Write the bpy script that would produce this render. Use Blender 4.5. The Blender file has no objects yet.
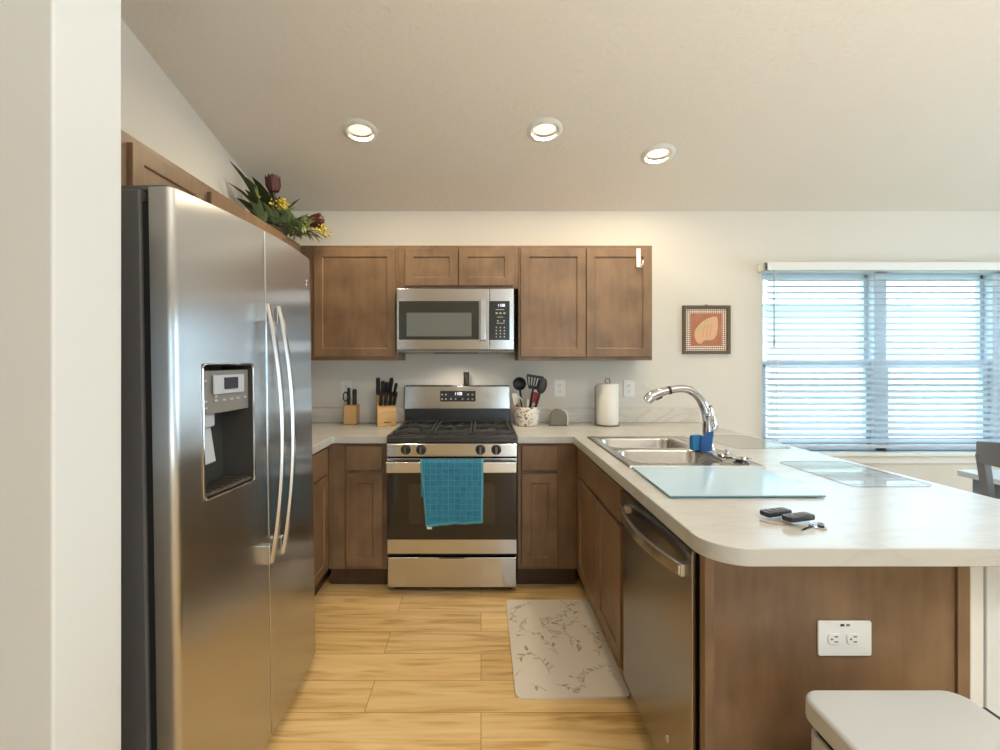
import bpy, bmesh, math, random
from mathutils import Vector, Matrix

# ---------------------------------------------------------------- camera, world, sun, exposure
S = bpy.context.scene
COL = S.collection
PI = math.pi
cam_d = bpy.data.cameras.new('camera')
cam = bpy.data.objects.new('camera', cam_d); COL.objects.link(cam)
cam.location = (0, 0, 1.36); cam.rotation_euler = (PI/2, 0, 0)
cam_d.sensor_width = 36; cam_d.lens = 465/1000*36
cam_d.shift_x = 0.019; cam_d.shift_y = -0.014
cam_d.clip_start = 0.02; cam_d.clip_end = 200
S.camera = cam

W = bpy.data.worlds.new('world'); S.world = W; W.use_nodes = True
bg = W.node_tree.nodes['Background']
bg.inputs['Color'].default_value = (0.60, 0.83, 1.0, 1); bg.inputs['Strength'].default_value = 5.4
S.view_settings.view_transform = 'Standard'; S.view_settings.look = 'None'
S.view_settings.gamma = 1; S.view_settings.use_curve_mapping = False
S.view_settings.exposure = 0.08

def lamp(name, kind, loc, energy, color, rot=(0, 0, 0), **kw):
    d = bpy.data.lights.new(name, kind); d.energy = energy; d.color = color
    for k, v in kw.items(): setattr(d, k, v)
    o = bpy.data.objects.new(name, d); COL.objects.link(o); o.location = loc; o.rotation_euler = rot
    return o
WARM = (1.0, 0.83, 0.56); DAY = (0.70, 0.86, 1.0)
# sun from behind the house, lighting the neighbour's wall
lamp('sun', 'SUN', (0, -5, 8), 1.4, (1, .98, .95), (math.radians(42), 0, math.radians(-12)), angle=math.radians(2))
# area lamps added outside the unseen patio door and dining window as daylight
lamp('patio_fill', 'AREA', (1.7, -5.3, .05), 60, (1.0, .96, .90), (PI/2+math.radians(52), 0, 0), shape='RECTANGLE', size=2.8, size_y=1.6)
lamp('dining_fill', 'AREA', (5.30, 1.3, 1.35), 42, DAY, (PI/2, 0, PI/2), shape='RECTANGLE', size=2.2, size_y=1.5)
# added fill lamps behind the camera: one overhead, two aimed up at the ceiling
lamp('overhead_fill', 'AREA', (1.2, -.25, 3.0), 21, (.92, .97, 1), (0, 0, 0), shape='DISK', size=.5)
for x, y in ((1.3, -.5), (2.8, -1.2)): lamp('uplight_fill', 'AREA', (x, y, 1.75), 52, (.97, .98, 1), (PI, 0, 0), shape='DISK', size=.3)
CAN_W = 7.0

# ---------------------------------------------------------------- materials
def new_mat(name):
    m = bpy.data.materials.new(name); m.use_nodes = True
    return m, m.node_tree.nodes, m.node_tree.links, m.node_tree.nodes['Principled BSDF']
def lin(r, g, b):
    f = lambda c: (c/255/12.92) if c/255 <= .04045 else ((c/255+.055)/1.055)**2.4
    return (f(r), f(g), f(b), 1)
def plain(name, col, rough=.5, metal=0., spec=.5, coat=0., emit=None, es=0., bump=None, trans=0.):
    m, n, l, p = new_mat(name)
    p.inputs['Base Color'].default_value = col; p.inputs['Roughness'].default_value = rough
    p.inputs['Metallic'].default_value = metal; p.inputs['Specular IOR Level'].default_value = spec
    p.inputs['Coat Weight'].default_value = coat
    p.inputs['Transmission Weight'].default_value = trans
    if emit: p.inputs['Emission Color'].default_value = emit; p.inputs['Emission Strength'].default_value = es
    # faint procedural variation so that no surface is dead flat
    t = n.new('ShaderNodeTexCoord'); nz = n.new('ShaderNodeTexNoise'); l.new(t.outputs['Object'], nz.inputs['Vector'])
    sc, st, dist = bump or (60, .02, .001)
    nz.inputs['Scale'].default_value = sc; nz.inputs['Detail'].default_value = 4
    b = n.new('ShaderNodeBump'); b.inputs['Strength'].default_value = st; b.inputs['Distance'].default_value = dist
    l.new(nz.outputs['Fac'], b.inputs['Height']); l.new(b.outputs['Normal'], p.inputs['Normal'])
    return m
def ramp(n, stops):
    r = n.new('ShaderNodeValToRGB'); e = r.color_ramp.elements
    while len(e) < len(stops): e.new(.5)
    for q, (pos, c) in zip(e, stops): q.position = pos; q.color = c
    return r
def wood(name, dark, light, rough=.42, stretch=(14, 14, 1.1), blot=1.0):
    m, n, l, p = new_mat(name)
    t = n.new('ShaderNodeTexCoord'); oi = n.new('ShaderNodeObjectInfo')
    add = n.new('ShaderNodeVectorMath'); add.operation = 'ADD'
    l.new(t.outputs['Object'], add.inputs[0]); l.new(oi.outputs['Random'], add.inputs[1])
    mp = n.new('ShaderNodeMapping'); mp.inputs['Scale'].default_value = stretch
    l.new(add.outputs[0], mp.inputs['Vector'])
    a = n.new('ShaderNodeTexNoise'); a.inputs['Scale'].default_value = 3.0; a.inputs['Detail'].default_value = 6; a.inputs['Distortion'].default_value = .6
    l.new(mp.outputs[0], a.inputs['Vector'])
    b = n.new('ShaderNodeTexNoise'); b.inputs['Scale'].default_value = 5.0*blot; b.inputs['Detail'].default_value = 3
    l.new(add.outputs[0], b.inputs['Vector'])
    mx = n.new('ShaderNodeMix'); mx.inputs[0].default_value = .68
    l.new(a.outputs['Fac'], mx.inputs[2]); l.new(b.outputs['Fac'], mx.inputs[3])
    r = ramp(n, [(.34, dark), (.66, light)]); l.new(mx.outputs[0], r.inputs[0])
    l.new(r.outputs[0], p.inputs['Base Color']); p.inputs['Roughness'].default_value = rough
    bp = n.new('ShaderNodeBump'); bp.inputs['Strength'].default_value = .06; bp.inputs['Distance'].default_value = .002
    l.new(a.outputs['Fac'], bp.inputs['Height']); l.new(bp.outputs[0], p.inputs['Normal'])
    return m
def steel(name, col, rough, axis=2, st=.03, spread=None, an=.9):
    m, n, l, p = new_mat(name)
    p.inputs['Base Color'].default_value = col; p.inputs['Metallic'].default_value = 1
    t = n.new('ShaderNodeTexCoord'); mp = n.new('ShaderNodeMapping')
    s = [400, 400, 400]; s[axis] = 3; mp.inputs['Scale'].default_value = s
    l.new(t.outputs['Object'], mp.inputs['Vector'])
    a = n.new('ShaderNodeTexNoise'); a.inputs['Scale'].default_value = 1; a.inputs['Detail'].default_value = 2
    l.new(mp.outputs[0], a.inputs['Vector'])
    r = n.new('ShaderNodeMapRange'); r.inputs[3].default_value = rough*.94; r.inputs[4].default_value = rough*1.06
    l.new(a.outputs['Fac'], r.inputs[0]); l.new(r.outputs[0], p.inputs['Roughness'])
    b = n.new('ShaderNodeBump'); b.inputs['Strength'].default_value = st; b.inputs['Distance'].default_value = .0004
    l.new(a.outputs['Fac'], b.inputs['Height']); l.new(b.outputs[0], p.inputs['Normal'])
    if spread:   # brushed grain: reflections smear across it
        p.inputs['Anisotropic'].default_value = an; q = n.new('ShaderNodeCombineXYZ')
        for k in range(3): q.inputs[k].default_value = spread[k]
        l.new(q.outputs[0], p.inputs['Tangent'])
    return m
def marble(name, c0, c1, rough, scale=2.2):
    m, n, l, p = new_mat(name)
    t = n.new('ShaderNodeTexCoord')
    mp = n.new('ShaderNodeMapping'); mp.inputs['Scale'].default_value = (1, 2.6, 2.6); mp.inputs['Rotation'].default_value = (0, 0, .35)
    l.new(t.outputs['Object'], mp.inputs['Vector'])
    a = n.new('ShaderNodeTexNoise'); a.inputs['Scale'].default_value = scale; a.inputs['Detail'].default_value = 9; a.inputs['Distortion'].default_value = 1.6
    l.new(mp.outputs[0], a.inputs['Vector'])
    r = ramp(n, [(.40, c0), (.485, c1), (.53, c0)]); l.new(a.outputs['Fac'], r.inputs[0])
    l.new(r.outputs[0], p.inputs['Base Color']); p.inputs['Roughness'].default_value = rough
    return m
def paint(name, col, bump=(90, .12, .002), rough=.85):
    return plain(name, col, rough, spec=.25, bump=bump)
def floor_mat():
    m, n, l, p = new_mat('oak_planks')
    t = n.new('ShaderNodeTexCoord')
    br = n.new('ShaderNodeTexBrick'); l.new(t.outputs['Object'], br.inputs['Vector'])
    br.offset = .37; br.offset_frequency = 2
    for k, v in (('Scale', 1), ('Mortar Size', .0014), ('Mortar Smooth', .1), ('Bias', 0), ('Brick Width', 1.22), ('Row Height', .18)): br.inputs[k].default_value = v
    br.inputs['Color1'].default_value = (.25, .25, .25, 1); br.inputs['Color2'].default_value = (.75, .75, .75, 1); br.inputs['Mortar'].default_value = (.5, .5, .5, 1)
    off = n.new('ShaderNodeVectorMath'); off.operation = 'MULTIPLY_ADD'
    l.new(br.outputs['Color'], off.inputs[0]); off.inputs[1].default_value = (9, 5, 3); l.new(t.outputs['Object'], off.inputs[2])
    mp = n.new('ShaderNodeMapping'); mp.inputs['Scale'].default_value = (1.2, 15, 1); l.new(off.outputs[0], mp.inputs['Vector'])
    a = n.new('ShaderNodeTexNoise'); a.inputs['Scale'].default_value = 1.8; a.inputs['Detail'].default_value = 7; a.inputs['Distortion'].default_value = 1.0
    l.new(mp.outputs[0], a.inputs['Vector'])
    r = ramp(n, [(.30, lin(200, 156, 92)), (.47, lin(229, 191, 128)), (.68, lin(240, 208, 150))]); l.new(a.outputs['Fac'], r.inputs[0])
    mp2 = n.new('ShaderNodeMapping'); mp2.inputs['Scale'].default_value = (2.2, 5, 1); l.new(off.outputs[0], mp2.inputs['Vector'])
    kn = n.new('ShaderNodeTexNoise'); kn.inputs['Scale'].default_value = 1.5; kn.inputs['Detail'].default_value = 2; l.new(mp2.outputs[0], kn.inputs['Vector'])
    kr = ramp(n, [(.24, (.72, .62, .50, 1)), (.36, (1, 1, 1, 1))]); l.new(kn.outputs['Fac'], kr.inputs[0])
    m1 = n.new('ShaderNodeMix'); m1.data_type = 'RGBA'; m1.blend_type = 'MULTIPLY'; m1.inputs[0].default_value = .8
    l.new(r.outputs[0], m1.inputs[6]); l.new(kr.outputs[0], m1.inputs[7])
    tone = ramp(n, [(.2, (.88, .86, .84, 1)), (.8, (1.06, 1.06, 1.06, 1))]); l.new(br.outputs['Color'], tone.inputs[0])
    m2 = n.new('ShaderNodeMix'); m2.data_type = 'RGBA'; m2.blend_type = 'MULTIPLY'; m2.inputs[0].default_value = 1
    l.new(m1.outputs[2], m2.inputs[6]); l.new(tone.outputs[0], m2.inputs[7])
    m3 = n.new('ShaderNodeMix'); m3.data_type = 'RGBA'; l.new(br.outputs['Fac'], m3.inputs[0]); l.new(m2.outputs[2], m3.inputs[6]); m3.inputs[7].default_value = lin(160, 116, 66)
    l.new(m3.outputs[2], p.inputs['Base Color']); p.inputs['Roughness'].default_value = .38
    b = n.new('ShaderNodeBump'); b.inputs['Strength'].default_value = .08; b.inputs['Distance'].default_value = .002; l.new(a.outputs['Fac'], b.inputs['Height']); l.new(b.outputs[0], p.inputs['Normal'])
    return m
def thin_glass(name, tint, gloss=.08):
    m, n, l, p = new_mat(name)
    out = n['Material Output']; tr = n.new('ShaderNodeBsdfTransparent'); tr.inputs[0].default_value = tint
    gl = n.new('ShaderNodeBsdfGlossy'); gl.inputs['Roughness'].default_value = .02
    lw = n.new('ShaderNodeLayerWeight'); lw.inputs[0].default_value = .5
    pw = n.new('ShaderNodeMath'); pw.operation = 'POWER'; pw.inputs[1].default_value = 4; l.new(lw.outputs['Facing'], pw.inputs[0])
    fr = n.new('ShaderNodeMath'); fr.operation = 'MULTIPLY_ADD'; fr.inputs[1].default_value = .55; fr.inputs[2].default_value = .035; l.new(pw.outputs[0], fr.inputs[0])
    mx = n.new('ShaderNodeMixShader'); l.new(fr.outputs[0], mx.inputs[0]); l.new(tr.outputs[0], mx.inputs[1]); l.new(gl.outputs[0], mx.inputs[2])
    l.new(mx.outputs[0], out.inputs[0]); return m
def slat_mat():
    m, n, l, p = new_mat('blind_slat_white')
    p.inputs['Base Color'].default_value = lin(206, 214, 222); p.inputs['Roughness'].default_value = .45
    out = n['Material Output']; tr = n.new('ShaderNodeBsdfTranslucent'); tr.inputs[0].default_value = lin(200, 222, 240)
    mx = n.new('ShaderNodeMixShader'); mx.inputs[0].default_value = .18
    l.new(p.outputs[0], mx.inputs[1]); l.new(tr.outputs[0], mx.inputs[2]); l.new(mx.outputs[0], out.inputs[0]); return m
def towel_mat():
    m, n, l, p = new_mat('teal_terry')
    t = n.new('ShaderNodeTexCoord'); br = n.new('ShaderNodeTexBrick'); br.offset = 0.0
    mp = n.new('ShaderNodeMapping'); mp.inputs['Rotation'].default_value = (PI/2, 0, 0); l.new(t.outputs['Object'], mp.inputs[0]); l.new(mp.outputs[0], br.inputs['Vector'])
    for k, v in (('Scale', 1), ('Mortar Size', .0016), ('Mortar Smooth', .8), ('Bias', 0), ('Brick Width', .034), ('Row Height', .034)): br.inputs[k].default_value = v
    br.inputs['Color1'].default_value = lin(44, 116, 146); br.inputs['Color2'].default_value = lin(50, 126, 154); br.inputs['Mortar'].default_value = lin(96, 162, 184)
    nz = n.new('ShaderNodeTexNoise'); nz.inputs['Scale'].default_value = 40; nz.inputs['Detail'].default_value = 4; l.new(t.outputs['Object'], nz.inputs['Vector'])
    mx = n.new('ShaderNodeMix'); mx.data_type = 'RGBA'; mx.blend_type = 'MIX'; mx.inputs[7].default_value = lin(60, 136, 164)
    r = ramp(n, [(.45, (0, 0, 0, 1)), (.62, (.8, .8, .8, 1))]); l.new(nz.outputs['Fac'], r.inputs[0]); l.new(r.outputs[0], mx.inputs[0])
    l.new(br.outputs['Color'], mx.inputs[6]); l.new(mx.outputs[2], p.inputs['Base Color']); p.inputs['Roughness'].default_value = .95
    nb = n.new('ShaderNodeTexNoise'); nb.inputs['Scale'].default_value = 400; l.new(t.outputs['Object'], nb.inputs['Vector'])
    b = n.new('ShaderNodeBump'); b.inputs['Strength'].default_value = .5; b.inputs['Distance'].default_value = .003; l.new(nb.outputs['Fac'], b.inputs['Height']); l.new(b.outputs[0], p.inputs['Normal'])
    return m
def checker_mat(name, c0, c1, scale):
    m, n, l, p = new_mat(name)
    t = n.new('ShaderNodeTexCoord'); mp = n.new('ShaderNodeMapping'); mp.inputs['Rotation'].default_value = (0, PI/4, 0)
    l.new(t.outputs['Object'], mp.inputs[0]); ck = n.new('ShaderNodeTexChecker'); l.new(mp.outputs[0], ck.inputs[0])
    mp.inputs['Location'].default_value = (.013, .5, .013)
    ck.inputs['Scale'].default_value = scale; ck.inputs[1].default_value = c0; ck.inputs[2].default_value = c1
    l.new(ck.outputs[0], p.inputs['Base Color']); p.inputs['Roughness'].default_value = .6; return m
def mottled(name, cols, scale, rough=.4):
    m, n, l, p = new_mat(name)
    t = n.new('ShaderNodeTexCoord'); v = n.new('ShaderNodeTexNoise'); v.inputs['Scale'].default_value = scale; v.inputs['Detail'].default_value = 3; l.new(t.outputs['Object'], v.inputs['Vector'])
    r = ramp(n, cols); l.new(v.outputs['Fac'], r.inputs[0]); l.new(r.outputs[0], p.inputs['Base Color']); p.inputs['Roughness'].default_value = rough; return m

M = dict(
    wall=paint('cream_wall_paint', lin(222, 216, 206)), ceil=paint('textured_ceiling_paint', lin(232, 225, 214), bump=(38, .55, .006)),
    wall_white=paint('white_wall_paint', lin(222, 223, 221)), trim=plain('white_trim_paint', lin(232, 231, 226), .4),
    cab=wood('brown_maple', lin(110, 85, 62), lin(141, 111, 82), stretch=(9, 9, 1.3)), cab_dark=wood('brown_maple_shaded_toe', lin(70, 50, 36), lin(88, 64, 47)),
    counter=marble('pale_marble_laminate', lin(196, 194, 188), lin(191, 188, 182), .24), splash=marble('pale_marble_splash', lin(220, 212, 198), lin(208, 200, 188), .35), floor=floor_mat(),
    steel=steel('brushed_steel', (.56, .555, .55, 1), .22, 0, .0, (0, 0, 1), .8), steel_v=steel('brushed_steel_upright', (.56, .56, .565, 1), .25, 2, .0, (0, 1, 0), 1.0),
    steel_bar=plain('satin_steel_bar', (.62, .61, .60, 1), .22, 1),
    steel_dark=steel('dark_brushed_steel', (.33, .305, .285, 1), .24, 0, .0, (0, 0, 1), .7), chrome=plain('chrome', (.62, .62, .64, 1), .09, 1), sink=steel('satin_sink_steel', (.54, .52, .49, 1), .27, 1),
    fridge_side=plain('grey_painted_metal', lin(96, 95, 96), .5, .0), gasket=plain('black_gasket', lin(30, 30, 32), .6),
    black=plain('black_enamel', lin(36, 35, 35), .28), black_matte=plain('black_plastic', lin(28, 28, 29), .5), iron=plain('cast_iron', lin(62, 60, 58), .36, bump=(220, .2, .001)),
    oven_glass=plain('black_oven_glass', lin(34, 30, 27), .07, spec=.6), oven_window=plain('smoked_oven_window', lin(58, 50, 44), .08, spec=.6),
    micro_glass=plain('dark_microwave_glass', lin(52, 53, 48), .16, spec=.6), micro_window=plain('grey_microwave_screen', lin(112, 116, 112), .10, spec=.6),
    panel_black=plain('black_control_glass', lin(44, 43, 42), .2), grey_plastic=plain('grey_plastic', lin(128, 124, 118), .4), grey_light=plain('light_grey_plastic', lin(186, 190, 196), .35),
    recess=plain('dark_dispenser_plastic', lin(62, 61, 58), .35), lcd=plain('dark_lcd', lin(52, 50, 66), .2), digit=plain('lit_digits', (.9, .9, 1, 1), .4, emit=(.8, .88, 1, 1), es=1.2), mark=plain('pale_printed_marks', lin(180, 178, 172), .5),
    white=plain('white_plastic', lin(232, 231, 226), .35), slot=plain('dark_slot', lin(40, 38, 36), .6), can=plain('white_trash_plastic', lin(206, 206, 202), .38),
    lamp=plain('lamp_lens', (1, .95, .85, 1), .4, emit=(1, .86, .66, 1), es=.85), baffle=plain('white_baffle', lin(235, 230, 220), .4),
    towel=towel_mat(), towel_hem=plain('teal_hem', lin(90, 165, 185), .95), block=wood('pale_knife_block_wood', lin(196, 150, 92), lin(220, 178, 118), .5, (1.5, 20, 20)),
    paper=plain('paper_white', lin(238, 234, 226), .95, bump=(200, .35, .002)), mat=plain('cream_mat_vinyl', lin(226, 215, 198), .55), print_dark=plain('brown_leaf_print', lin(178, 160, 140), .6), print_light=plain('pale_leaf_print', lin(206, 193, 174), .6),
    crock=mottled('floral_crock_glaze', [(.36, lin(120, 90, 80)), (.44, lin(226, 216, 204)), (.58, lin(230, 222, 206)), (.66, lin(150, 140, 90))], 38, .3), red=plain('red_silicone', lin(178, 42, 44), .45), cream=plain('cream_silicone', lin(224, 216, 198), .5),
    board=plain('frosted_pale_blue_glass', lin(184, 213, 231), .12, spec=.6), board_edge=plain('green_glass_edge', lin(112, 156, 168), .15), clear=None, mat_edge=plain('placemat_edge', lin(160, 168, 172), .2),
    blue=plain('blue_sponge', lin(44, 124, 178), .8, bump=(160, .6, .003)), blue_dark=plain('blue_plastic', lin(36, 92, 158), .4), fob=plain('black_fob_plastic', lin(42, 40, 42), .35), fob_btn=plain('grey_fob_buttons', lin(104, 98, 96), .5), tan=plain('tan_matte', lin(186, 170, 150), .7),
    frame=plain('olive_brown_frame', lin(92, 80, 58), .45), check=checker_mat('red_cream_check', lin(236, 226, 210), lin(150, 92, 70), 95), art_bg=mottled('terracotta_print', [(.3, lin(170, 108, 80)), (.7, lin(186, 124, 94))], 14, .7), shell=mottled('shell_print', [(.35, lin(196, 182, 140)), (.6, lin(226, 172, 134))], 12, .7), shell_line=plain('shell_line', lin(200, 150, 116), .7),
    leaf=plain('dark_green_leaf', lin(60, 70, 42), .45), leaf2=plain('grey_green_leaf', lin(118, 132, 92), .5), leaf3=plain('light_green_leaf', lin(160, 170, 108), .5), yellow=plain('yellow_blossom', lin(206, 184, 74), .7), protea=plain('maroon_protea', lin(86, 44, 42), .6), stem=plain('brown_stem', lin(70, 56, 40), .7), basket=wood('dark_wicker', lin(54, 40, 30), lin(84, 64, 46), .7, (30, 30, 30)),
    slat=slat_mat(), chair=plain('slate_grey_paint', lin(112, 114, 120), .35), table=plain('pale_grey_table', lin(196, 204, 212), .3), table_leg=plain('blue_grey_table_leg', lin(120, 136, 152), .4),
    siding=plain('white_siding', lin(232, 236, 238), .7), roofm=plain('grey_roof_shingle', lin(170, 178, 186), .9), lawn=plain('lawn_green', lin(150, 165, 130), .95), win_dark=plain('pale_window_glass', lin(196, 214, 226), .1), oil=plain('dark_pepper_glass', lin(58, 46, 30), .25), shellgrey=plain('pewter', lin(120, 112, 100), .4, .7),
)
M['pane'] = thin_glass('window_pane_glass', (.97, .985, .985, 1)); M['clear'] = thin_glass('clear_vinyl', (.985, .99, .99, 1))
M['vinyl'] = plain('white_vinyl_frame', lin(214, 224, 232), .4)

# ---------------------------------------------------------------- mesh helpers
class MB:
    def __init__(s): s.bm = bmesh.new(); s.mi = 0; s.X = Matrix.Identity(4)
    def v(s, p): return s.bm.verts.new(s.X @ Vector(p))
    def f(s, vs):
        try: q = s.bm.faces.new(vs)
        except ValueError: return None
        q.material_index = s.mi; return q
    def poly(s, pts): return s.f([s.v(p) for p in pts])
    def box(s, x0, x1, y0, y1, z0, z1):
        p = [s.v((x, y, z)) for z in (z0, z1) for (x, y) in ((x0, y0), (x1, y0), (x1, y1), (x0, y1))]
        for q in ((3, 2, 1, 0), (4, 5, 6, 7), (0, 1, 5, 4), (1, 2, 6, 5), (2, 3, 7, 6), (3, 0, 4, 7)): s.f([p[i] for i in q])
    def prism(s, pts, a, b, axis=2):
        """pts: 2D outline extruded from a to b along axis."""
        def P(u, w, h): return {2: (u, w, h), 1: (u, h, w), 0: (h, u, w)}[axis]
        lo = [s.v(P(u, w, a)) for u, w in pts]; hi = [s.v(P(u, w, b)) for u, w in pts]
        s.f(lo[::-1]); s.f(hi)
        for i in range(len(pts)): j = (i+1) % len(pts); s.f([lo[i], lo[j], hi[j], hi[i]])
    def ring(s, c, ax, r, n, ph=0):
        ax = Vector(ax).normalized(); t = Vector((0, 0, 1)) if abs(ax.z) < .9 else Vector((1, 0, 0))
        u = ax.cross(t).normalized(); w = ax.cross(u)
        return [s.v(Vector(c)+u*r*math.cos(2*PI*i/n+ph)+w*r*math.sin(2*PI*i/n+ph)) for i in range(n)]
    def bridge(s, a, b):
        n = len(a)
        for i in range(n): j = (i+1) % n; s.f([a[i], a[j], b[j], b[i]])
    def cyl(s, p0, p1, r0, r1=None, n=20, caps=True):
        r1 = r0 if r1 is None else r1; d = Vector(p1)-Vector(p0)
        a = s.ring(p0, d, r0, n); b = s.ring(p1, d, r1, n); s.bridge(a, b)
        if caps: s.f(a[::-1]); s.f(b)
    def tube(s, pts, r, n=12, closed=False):
        pts = [Vector(p) for p in pts]; rs = r if isinstance(r, (list, tuple)) else [r]*len(pts)
        rings = []; N = len(pts); u = None
        for i, p in enumerate(pts):
            if closed: d = pts[(i+1) % N]-pts[i-1]
            else: d = pts[min(i+1, N-1)]-pts[max(i-1, 0)]
            d.normalize()
            if u is None:
                t = Vector((0, 0, 1)) if abs(d.z) < .9 else Vector((1, 0, 0)); u = d.cross(t).normalized()
            else: u = (u-d*u.dot(d)).normalized()
            w = d.cross(u)
            rings.append([s.v(p+u*rs[i]*math.cos(2*PI*k/n)+w*rs[i]*math.sin(2*PI*k/n)) for k in range(n)])
        for i in range(N-1): s.bridge(rings[i], rings[i+1])
        if closed: s.bridge(rings[-1], rings[0])
        else: s.f(rings[0][::-1]); s.f(rings[-1])
    def lathe(s, prof, c=(0, 0, 0), n=32, sx=1, sy=1):
        """prof: (r, z) list from bottom to top around the z axis."""
        rings = []
        for r, z in prof:
            if r < 1e-5: rings.append([s.v((c[0], c[1], c[2]+z))])
            else: rings.append([s.v((c[0]+sx*r*math.cos(2*PI*k/n), c[1]+sy*r*math.sin(2*PI*k/n), c[2]+z)) for k in range(n)])
        for a, b in zip(rings, rings[1:]):
            if len(a) == 1 and len(b) == 1: continue
            if len(a) == 1:
                for k in range(n): s.f([a[0], b[(k+1) % n], b[k]])
            elif len(b) == 1:
                for k in range(n): s.f([a[k], a[(k+1) % n], b[0]])
            else: s.bridge(a, b)
    def build(s, name, mats, parent=None, bevel=0, seg=2, sharp=35, loc=None, solid=0, sub=0):
        bmesh.ops.recalc_face_normals(s.bm, faces=s.bm.faces)
        me = bpy.data.meshes.new(name); s.bm.to_mesh(me); s.bm.free()
        for m in (mats if isinstance(mats, (list, tuple)) else [mats]): me.materials.append(m)
        for p in me.polygons: p.use_smooth = True
        me.set_sharp_from_angle(angle=math.radians(sharp))
        o = bpy.data.objects.new(name, me); COL.objects.link(o)
        if parent: o.parent = parent
        if loc: o.location = loc
        if solid: q = o.modifiers.new('solid', 'SOLIDIFY'); q.thickness = solid; q.offset = 0
        if sub: q = o.modifiers.new('sub', 'SUBSURF'); q.levels = sub; q.render_levels = sub
        if bevel:
            q = o.modifiers.new('bevel', 'BEVEL'); q.width = bevel; q.segments = seg; q.limit_method = 'ANGLE'; q.angle_limit = math.radians(40); q.harden_normals = True
        return o
def tag(o, label, cat, group=None, kind=None):
    o['label'] = label; o['category'] = cat
    if group: o['group'] = group
    if kind: o['kind'] = kind
    return o
def thing(name, label, cat, loc=(0, 0, 0), rotz=0, group=None):
    o = bpy.data.objects.new(name, None); o.empty_display_size = .05; COL.objects.link(o); o.location = loc; o.rotation_euler = (0, 0, rotz)
    return tag(o, label, cat, group)
def struct(name, mb, mat, label, cat, **kw):
    o = mb.build(name, mat, **kw); return tag(o, label, cat, kind='structure')
def sempty(name, label, cat, loc=(0, 0, 0), rotz=0):
    o = thing(name, label, cat, loc, rotz); o['kind'] = 'structure'; return o
def copy_tree(o, parent=None):
    c = o.copy(); COL.objects.link(c)
    if parent: c.parent = parent
    for ch in list(o.children): copy_tree(ch, c)
    return c
def rrect(x0, x1, y0, y1, r, n=6):
    out = []
    for cx, cy, a in ((x1-r, y0+r, -PI/2), (x1-r, y1-r, 0), (x0+r, y1-r, PI/2), (x0+r, y0+r, PI)):
        for i in range(n+1): t = a+PI/2*i/n; out.append((cx+r*math.cos(t), cy+r*math.sin(t)))
    return out

# ---------------------------------------------------------------- setting
D = 3.40                       # back wall
XL = -1.51                     # kitchen side wall
SL = 0.2365                    # ceiling slope
def cz(y): return 2.456+SL*(D-y) if y > -.6 else 2.456+SL*(y+4.6)
m = MB(); m.box(-4.7, 5.3, -4.7, D+.1, -.1, 0)
struct('floor', m, M['floor'], 'light oak plank floor running through kitchen and dining space', 'floor')
# ceiling: front slope pierced by the three downlights, rear slope behind the ridge
CANS = [(-.676, 2.599), (.356, 2.594), (1.062, 2.791)]
m = MB(); m.prism([(D+.15, cz(D)-.15*SL), (-.6, cz(-.6)), (-.6, cz(-.6)+.16), (D+.15, cz(D)-.15*SL+.16)], -4.7, 5.3, 0)
ceil = struct('ceiling', m, M['ceil'], 'sloped cream ceiling with textured finish', 'ceiling')
m = MB()
for x, y in CANS: m.cyl((x, y, cz(y)-.3), (x, y, cz(y)+.4), .078, n=40)
cut = m.build('cutter', M['ceil'])
bo = ceil.modifiers.new('holes', 'BOOLEAN'); bo.operation = 'DIFFERENCE'; bo.object = cut; bo.solver = 'EXACT'
dg = bpy.context.evaluated_depsgraph_get(); nm = bpy.data.meshes.new_from_object(ceil.evaluated_get(dg))
ceil.modifiers.clear(); ceil.data = nm;
for p in nm.polygons: p.use_smooth = False
bpy.data.objects.remove(cut, do_unlink=True)
m = MB(); m.prism([(-.6, cz(-.59)), (-4.7, 2.44), (-4.7, 2.6), (-.6, cz(-.59)+.16)], -4.7, 5.3, 0)
struct('ceiling_rear', m, M['ceil'], 'far slope of the vaulted ceiling behind the viewer', 'ceiling')
WX0, WX1, WZ0, WZ1 = 2.055, 4.56, .70, 2.045
m = MB()
m.box(-1.65, WX0, D, D+.15, 0, 2.456); m.box(WX1, 5.3, D, D+.15, 0, 2.456); m.box(WX0, WX1, D, D+.15, 0, WZ0); m.box(WX0, WX1, D, D+.15, WZ1, 2.456)
struct('wall_back', m, M['wall'], 'cream back wall behind range and sink', 'wall')
m = MB(); m.prism([(1.06, 0), (D, 0), (D, cz(D)), (1.06, cz(1.06))], XL-.14, XL, 0)
struct('wall_left', m, M['wall'], 'cream side wall behind the refrigerator', 'wall')
m = MB(); m.prism([(.893, 0), (1.066, 0), (1.066, cz(1.066)), (.893, cz(.893))], -4.6, -.822, 0)
struct('wall_partition', m, M['wall_white'], 'pale partition wall end beside the refrigerator', 'wall', bevel=.006)
m = MB(); m.prism([(-4.6, 0), (.885, 0), (.885, cz(.885)), (-.6, cz(-.6)), (-4.6, 2.456)], -4.75, -4.6, 0)
struct('wall_far_left', m, M['wall'], 'cream living room wall out of view', 'wall')
m = MB(); RX = 5.15
m.prism([(2.4, 0), (D, 0), (D, cz(D)), (2.4, cz(2.4))], RX, RX+.12, 0); m.prism([(-4.6, 0), (.2, 0), (.2, cz(.2)), (-.6, cz(-.6)), (-4.6, 2.456)], RX, RX+.12, 0)
m.box(RX, RX+.12, .2, 2.4, 0, .6); m.prism([(.2, 2.1), (2.4, 2.1), (2.4, cz(2.4)), (.2, cz(.2))], RX, RX+.12, 0)
struct('wall_right', m, M['wall'], 'cream dining wall out of view with one window', 'wall')
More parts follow.
